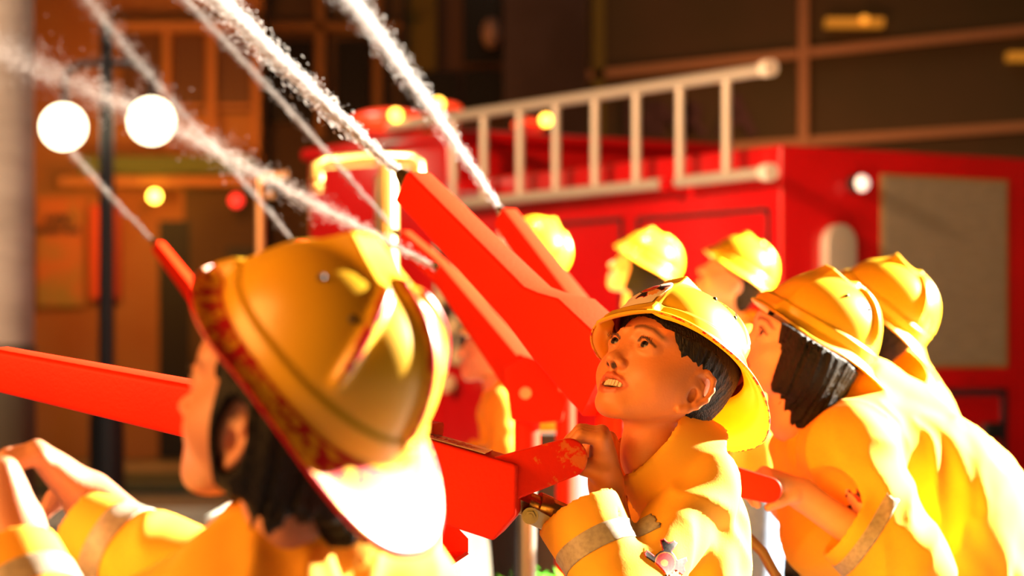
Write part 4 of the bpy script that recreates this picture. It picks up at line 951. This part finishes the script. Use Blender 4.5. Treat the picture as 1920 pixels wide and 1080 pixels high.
for txt, px, py, size in (('SEGURIDAD', 1708, 799, .074), ('CIVIL', 1772, 825, .052)):
    cu = bpy.data.curves.new('t', 'FONT'); cu.body = txt; cu.size = size; cu.extrude = .001; tx = bpy.data.objects.new('tmp', cu); COL.objects.link(tx); bpy.context.view_layer.update(); tm = bpy.data.meshes.new_from_object(tx); bpy.data.objects.remove(tx)
    V = np.empty(len(tm.vertices)*3); tm.vertices.foreach_get('co', V); V = V.reshape(-1, 3); q = rz(px, py, .004)
    tm.vertices.foreach_set('co', (q+V[:, :1]*np.array([*RD, 0])*.62+V[:, 1:2]*np.array([0, 0, 1])+V[:, 2:3]*np.array([*(-SD), 0])).ravel()); link('lettering', tm, mat('letter_white', (.75, .60, .55), .5), truck)['label'] = 'white lettering on the hatch'
# beacons on the cab roof
M_beacon = mat('beacon_red', (.7, .02, .01), .3, emis=(1, .07, .01), es=1.0); M_bulb = mat('beacon_bulb', (1, .6, .2), .3, emis=(1, .48, .05), es=9)
bar = MB()
for px, py, w_, d, hb in ((730, 228, .40, 12.0, .12), (835, 206, .18, 12.5, .08), (990, 235, .17, 12.7, .07)):
    c = P(px, py, d); c[2] = 2.10 if False else c[2]; m = MB(); m.sphere(tuple(c), .5*w_, 24, 14, sc=(1, .55, hb/w_*1.1)); o = m.build('beacon_dome', M_beacon, truck, smooth=True)
    m = MB(); m.box((c[0]-w_*.4, c[1]-.06, 2.09), (c[0]+w_*.4, c[1]+.06, c[2])); m.build('beacon_base', M_truck(), o)
    q = {730: (742, 216), 835: (822, 195), 990: (1024, 225)}[px]
    m = MB(); m.sphere(tuple(P(*q, d-.17)), .032, 18, 12); m.build('beacon_bulb', M_bulb, o, smooth=True)
# brass grab rails beside the cab
M_gold = mat('polished_brass', (.95, .62, .20), .30, .85)
mb = MB(); r = .022; d = 7.45
mb.tube([P(596, 338, d), P(597, 312, d), P(612, 304, d), P(700, 298, d), P(770, 300, d), P(783, 308, d), P(784, 336, d)], r, 20); 
rr = empty('brass_pipe_stand', P(728, 1857, d)*[1, 1, 0], 'brightly lit brass pipe stand with a crossbar and two drooping ends', 'pipe stand')
mb.build('crossbar', M_gold, rr, smooth=True)
mb = MB(); mb.tube([P(728, 304, d)*[1, 1, 0], P(728, 330, d), P(728, 304, d)], [.036, .030, .026], 24); mb.build('upright', M_gold, rr, smooth=True)
mb = MB(); mb.sphere(tuple(P(597, 350, d)), .020, 18, 12); mb.build('end_knob', M_gold, rr, smooth=True)
mb = MB(); mb.tube([P(712, 320, d+.05)*[1, 1, 0], P(712, 330, d+.05)], .016, 16); mb.build('steel_pole', M_steel(), rr, smooth=True)
rr = empty('bent_pipe', P(488, 1857, 9.5)*[1, 1, 0], 'thinner copper pipe with its top bent to the right, left of the bright stand', 'pipe'); d = 9.5
M_cop = mat('copper', (.75, .38, .16), .35, .8)
mb = MB(); mb.tube([P(488, 330, d)*[1, 1, 0], P(488, 350, d), P(490, 336, d), P(500, 331, d), P(540, 327, d)], .018, 18); mb.build('pipe', M_cop, rr, smooth=True)
mb = MB(); mb.sphere(tuple(P(509, 366, d)), .016, 18, 12); mb.tube([P(509, 366, d), P(490, 366, d)], .006, 8); mb.build('knob', M_cop, rr, smooth=True)
# pump panel on the truck side: steel frame and round gauges
pp = MB(); a = sz(826, 440, .02); b = sz(920, 440, .02); b[2] = a[2]; pp.obox(a, b-a, np.array([*(-RD*.02), 0]), np.array([0, 0, -.62])); pn = pp.build('pump_panel', mat('panel_dark', (.05, .03, .025), .5), truck)
for px in (832, 868, 905):
    m = MB(); a = sz(px, 440, .04); m.tube([a, a-[0, 0, .62]], .014, 12); m.build('panel_pipe', M_steel(), pn, smooth=True)
for px, py in ((846, 512), (882, 520), (840, 600), (872, 612), (850, 655), (880, 668), (862, 720), (848, 560)):
    m = MB(); c = sz(px, py, .05); q = c-np.array([*(RD*.03), 0]); m.tube([c, q], .040, 22); m.build('gauge', mat('gauge_face', (.75, .52, .28), .4), pn, smooth=True)
# ladder hung along the truck side
lad = empty('ladder', SP(1.8, 1.73, .10), 'aluminium ladder lying on its edge along the top of the fire truck', 'ladder')
dz = lambda px, py: sz(px, py, .10)
def strip(a, b, r, name, m=None): q = MB(); q.tube([a, b], r, 14); return q.build(name, m or M_alu(), lad, smooth=True)
tA, tB = dz(1474, 133), dz(762, 240); strip(tA, tB, .026, 'rail')
strip(dz(1474, 325), dz(1308, 343), .024, 'rail'); strip(dz(1278, 346), dz(850, 388), .024, 'rail')
for c in (dz(1476, 131), dz(1476, 325)):
    m = MB(); dirv = nrm(tA-tB); m.tube([c-dirv*.02, c+dirv*.03], .034, 18); m.build('end_cap', mat('white_rubber', (.85, .72, .60), .5), lad, smooth=True)
for px, yt, yb in ((885, 222, 384), (942, 214, 379), (1010, 203, 372), (1078, 193, 366), (1152, 182, 358), (1230, 170, 350), (1312, 158, 342), (1400, 144, 333)): strip(dz(px, yt), dz(px, yb), .020, 'rung')
mb = MB()
for px in (1292, 905):
    a = sz(px, 360, -.01); mb.obox(a, np.array([*(SD*.04), 0]), np.array([*(-RD*.13), 0]), np.array([0, 0, .05]))
    mb.build('ladder_bracket', M_truck(), truck); mb = MB()
# dark bollard behind the boy's hands and pale platform
o = MB(); c = P(1048, 850, 5.9); o.tube([c*[1, 1, 0], c*[1, 1, 0]+[0, 0, CAMZ-(812-HORIZON)/FPX*5.9]], .085, 30); tag(o.build('bollard', mat('bollard_grey', (.045, .045, .05), .6), smooth=True), 'dark grey round bollard beyond the red handle', 'bollard')
o = MB(); o.box((-1.0, 7.8, 0), (.62, 9.35, .50)); pl_ = o.build('platform', mat('pale_concrete', (.62, .62, .52), .8, noise=(5, (.45, .44, .36), .4, .6)), bevel=.02); tag(pl_, 'low pale concrete platform in front of the fire truck', 'platform')
# small potted shrub
pot = empty('potted_shrub', P(1012, 1857, 5.08)*[1, 1, 0], 'bright green shrub in a pot below the brass valve', 'plant')
o = MB(); c = P(1012, 1857, 5.08)*[1, 1, 0]; o.tube([c, c+[0, 0, .30]], [.09, .12], 24); o.build('pot', M_black(), pot, smooth=True)
o = MB()
for i in range(420):
    u = RNG.standard_normal(3); u = u/np.linalg.norm(u); q = c+[0, 0, .44]+u*np.array([.10, .10, .15])*RNG.random()**.4; v = nrm(RNG.standard_normal(3)); w2 = nrm(np.cross(v, u)); o.add([q, q+v*.02+w2*.008, q+v*.045, q+v*.02-w2*.008], [[0, 1, 2, 3]])
o.build('leaves', mat('leaf_green', (.10, .52, .03), .5, transl=.3), pot)
# ------------------------------------------------------------------ street: ground, kerbs, pillar, facades
def setting(o, nm=None):
    if nm: o.name = nm
    o['kind'] = 'structure'; return o
o = MB(); o.box((-30, -2, -.1), (30, 40, 0)); setting(o.build('floor', mat('asphalt', (.09, .062, .045), .55, noise=(3, (.06, .04, .03), .4, .65))))
for y0, y1, c, nm in ((21.0, 21.4, (.10, .10, .03), 'grass_verge'), (19.2, 21.0, (.30, .22, .13), 'kerb'), (17.2, 19.2, (.04, .06, .03), 'grass_verge'), (13.4, 15.0, (.42, .36, .28), 'kerb'), (11.2, 12.1, (.40, .34, .28), 'kerb')):
    o = MB(); o.box((-9, y0, 0), (-.9, y1, .05)); q = o.build(nm, mat('strip_%g' % y0, c, .8, noise=(4, tuple(v*.7 for v in c), .4, .6))); tag(q, {21.0: 'dark grass strip nearest the shop fronts', 19.2: 'narrow pale strip of paving between two grass strips', 17.2: 'dark green strip of grass beyond the paving', 13.4: 'wide pale band of paving left of the worn helmet', 11.2: 'nearest pale band of paving beside the sleeve'}[y0], 'paving' if nm == 'kerb' else 'grass')
# grey pillar at the left edge
c = P(-62, 1857, 11)*[1, 1, 0]; o = MB(); o.tube([c+[0, 0, 1.06], c+[0, 0, 4]], .30, 48); o.tube([c, c+[0, 0, 1.06]], .31, 48, 1); setting(o.build('trim_1', [mat('pillar_grey', (.42, .36, .31), .7, noise=(2.5, (.30, .25, .21), .35, .65, (1, 1, 3))), mat('pillar_base', (.08, .07, .05), .7)], smooth=True), 'trim_1')
# lamp post with two globes
lpst = empty('street_lamp', P(200, 1857, 12.8)*[1, 1, 0], 'black street lamp post with two glowing white globes at the left', 'street lamp')
c0 = P(200, 1857, 12.8)*[1, 1, 0]; zt = P(200, 45, 12.8)[2]
m = MB(); m.tube([c0, c0+[0, 0, .8], c0+[0, 0, .85], [c0[0], c0[1], zt]], [.10, .09, .045, .035], 20); m.build('post', M_black(), lpst, smooth=True)
m = MB(); 
for px, s in ((122, -1), (283, 1)):
    e = P(px, 150, 12.8); m.tube([P(200, 120, 12.8), P((200+px)/2, 118, 12.8), P(px-s*6, 130, 12.8), e, P(px, 200, 12.8)], .018, 10)
m.build('arms', M_black(), lpst, smooth=True)
for px, py, rp in ((119, 238, 42), (284, 227, 43)):
    m = MB(); c = P(px, py, 12.8); m.sphere(tuple(c), rp/FPX*12.8, 32, 20); m.build('globe', mat('globe_glow', (1, .9, .7), .4, emis=(1, .88, .55), es=7), lpst, smooth=True)['label'] = 'glowing white glass globe'
# facades at the back
D = 21.5
def wallbox(name, x0, y0, x1, y1, d, depth, m, parent=None, bevel=0):
    a = P(x0, y1, d); b = P(x1, y0, d); q = MB(); q.box((a[0], d, max(a[2], 0)), (b[0], d+depth, b[2])); return q.build(name, m, parent, bevel=bevel)
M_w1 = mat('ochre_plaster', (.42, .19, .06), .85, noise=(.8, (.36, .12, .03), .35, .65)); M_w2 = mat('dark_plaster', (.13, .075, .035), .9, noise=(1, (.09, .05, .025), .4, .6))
shop = empty('shop_building', P(280, 864, D)*[1, 1, 0], 'two-storey orange-lit shop front behind the street lamp', 'building')
wallbox('wall', 40, -260, 492, 900, D, .6, M_w1, shop)
M_fr = mat('window_timber', (.50, .20, .06), .7); M_pane = mat('shutter_dark', (.12, .045, .015), .5)
for x0, x1 in ((228, 300), (326, 384), (406, 470)):
    wn = wallbox('window', x0, 62, x1, 212, D-.05, .04, M_pane, shop); wallbox('window_rail', x0, 196, x1, 203, D-.08, .03, M_fr, wn)
for x in (305, 390, 474): wallbox('timber_post', x, 55, x+13, 285, D-.14, .12, M_fr, shop)
wallbox('timber_beam', 200, 40, 490, 58, D-.16, .14, M_fr, shop); wallbox('ledge', 110, 330, 492, 348, D-.30, .28, M_fr, shop)
wallbox('awning', 150, 292, 470, 324, D-.50, .5, mat('awning_green', (.10, .13, .03), .8), shop)
wallbox('doorway', 298, 414, 356, 860, D-.03, .02, mat('doorway_dark', (.008, .006, .005), .6), shop); wallbox('mail_box', 425, 462, 482, 500, D-.2, .18, M_black(), shop)
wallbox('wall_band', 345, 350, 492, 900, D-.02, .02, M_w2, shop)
wallbox('red_column', 170, 385, 190, 560, D-.12, .1, mat('column_red', (.75, .07, .01), .6), shop); wallbox('red_column', 208, 385, 224, 560, D-.12, .1, mat('column_red2', (.40, .03, .01), .6), shop)
ps = wallbox('poster', 70, 372, 156, 575, D-.06, .04, mat('poster_orange', (.60, .17, .04), .7, noise=(2.6, (.36, .22, .05), .4, .6)), shop)
for txt, py, s in (('AVISO', 420, .115), ('MUSEO MAR', 436+2, .088)):
    cu = bpy.data.curves.new('t', 'FONT'); cu.body = txt; cu.size = s; cu.extrude = .004; cu.offset = .005; cu.align_x = 'CENTER'; tx = bpy.data.objects.new('tmp', cu); COL.objects.link(tx); bpy.context.view_layer.update(); tm = bpy.data.meshes.new_from_object(tx); bpy.data.objects.remove(tx)
    V = np.empty(len(tm.vertices)*3); tm.vertices.foreach_get('co', V); V = V.reshape(-1, 3); q = P(110, py, D-.07); tm.vertices.foreach_set('co', (q+np.stack([V[:, 0]*.8, -V[:, 2], V[:, 1]], 1)).ravel()); link('poster_lettering', tm, M_black(), ps)
q = wallbox('wall_lamp', 284, 362, 296, 374, D-.3, .25, M_black(), shop); m = MB(); m.sphere(tuple(P(290, 368, D-.34)), .052, 20, 14); m.build('bulb', mat('warm_bulb', (1, .8, .3), .4, emis=(1, .62, .06), es=16), q, smooth=True)
q = wallbox('signal_lamp', 436, 368, 450, 384, D-.3, .25, M_black(), shop); m = MB(); m.sphere(tuple(P(443, 376, D-.34)), .058, 20, 14); m.build('bulb', mat('red_bulb', (1, .05, .03), .4, emis=(1, .03, .02), es=2.2), q, smooth=True)
dk = empty('dark_building', P(620, 864, D)*[1, 1, 0], 'dark building with brown window posts right of the shop front', 'building')
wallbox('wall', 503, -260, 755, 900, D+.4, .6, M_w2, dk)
for x0, x1 in ((500, 585), (630, 690)): wallbox('window', x0, 78, x1, 230, D+.34, .05, mat('night_glass', (.015, .012, .012), .2), dk)
for x in (592, 700): wallbox('timber_post', x, -30, x+16, 260, D+.28, .1, mat('post_brown', (.26, .11, .03), .8), dk)
wallbox('timber_beam', 503, 42, 752, 56, D+.28, .1, mat('post_brown', (.26, .11, .03), .8), dk)
ct = empty('centre_building', P(940, 864, D)*[1, 1, 0], 'dim building with olive wall, black windows and purple-grey column', 'building')
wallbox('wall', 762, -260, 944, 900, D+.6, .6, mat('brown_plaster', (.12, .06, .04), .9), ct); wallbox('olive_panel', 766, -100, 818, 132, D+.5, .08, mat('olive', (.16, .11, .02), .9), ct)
for x0, y0, x1, y1 in ((790, 136, 856, 205), (872, 132, 942, 212), (868, -80, 940, 118)): wallbox('window', x0, y0, x1, y1, D+.5, .08, mat('night_glass', (.015, .012, .012), .2), ct)
wallbox('column', 944, -260, 1104, 900, D+.2, .6, mat('purple_grey', (.135, .085, .085), .9, noise=(1.2, (.10, .06, .055), .4, .6)), ct)
m = MB(); m.sphere(tuple(P(922, 62, D+.3)), .11, 20, 14, sc=(.8, 1, 1.25)); m.build('round_lamp', mat('unlit_globe', (.42, .25, .22), .5), ct, smooth=True)
# hall wall behind the truck
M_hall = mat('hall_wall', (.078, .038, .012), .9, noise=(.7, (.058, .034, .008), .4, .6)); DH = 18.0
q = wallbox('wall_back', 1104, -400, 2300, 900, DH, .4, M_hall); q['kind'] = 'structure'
M_rib = mat('hall_rib', (.36, .15, .06), .7)
hallr = empty('steel_frame', P(1505, 864, DH)*[1, 1, 0], 'orange-brown steel frame lines on the wall behind the truck', 'frame')
m = MB(); a, b = P(1497, 900, DH-.1), P(1514, -260, DH-.1); m.box((a[0], DH-.14, 0), (b[0], DH-.02, b[2])); m.build('upright', M_rib, hallr)
for x0, y0, x1, y1 in ((1104, 132, 1960, 44), (1180, 280, 1960, 226)):
    m = MB(); a, b = P(x0, y0, DH-.1), P(x1, y1, DH-.1); m.obox(a, b-a, np.array([0, .08, 0]), np.array([0, 0, -.065])); m.build('rail', M_rib, hallr)
wallbox('olive_post', 1112, -260, 1134, 500, DH-.1, .1, mat('olive_post', (.15, .095, .01), .9), hallr)
for x0, x1, py in ((1550, 1658, 40), (1893, 1990, 104)):
    lp = wallbox('strip_lamp', x0, py-7, x1, py+8, DH-.15, .15, mat('dim_strip', (.5, .25, .05), .5, emis=(1, .36, .02), es=.30)); tag(lp, 'dim orange strip lamp high on the wall, ' + ('left one above the truck' if x0 < 1800 else 'cut by the right edge'), 'lamp')
    if x0 < 1800: m = MB(); m.sphere(tuple(P(1621, 37, DH-.18)), .034, 16, 10); m.build('bulb', mat('dim_bulb', (1, .5, .1), .5, emis=(1, .36, .03), es=1.0), lp, smooth=True)
for ch, px in (('H', 1168), ('N', 1228), ('R', 1272), ('A', 1345)):
    cu = bpy.data.curves.new('t', 'FONT'); cu.body = ch; cu.size = .34 if ch != 'A' else .42; cu.extrude = .02; cu.offset = .012; tx = bpy.data.objects.new('tmp', cu); COL.objects.link(tx); bpy.context.view_layer.update(); tm = bpy.data.meshes.new_from_object(tx); bpy.data.objects.remove(tx)
    V = np.empty(len(tm.vertices)*3); tm.vertices.foreach_get('co', V); V = V.reshape(-1, 3); q = P(px, 252, DH-.06); tm.vertices.foreach_set('co', (q+np.stack([V[:, 0], -V[:, 2], V[:, 1]], 1)).ravel())
    tag(link('wall_letter', tm, mat('letter_maroon', (.055, .008, .008), .7)), 'large maroon wall letter %s seen through the ladder' % ch, 'letter', 'maroon wall letters')
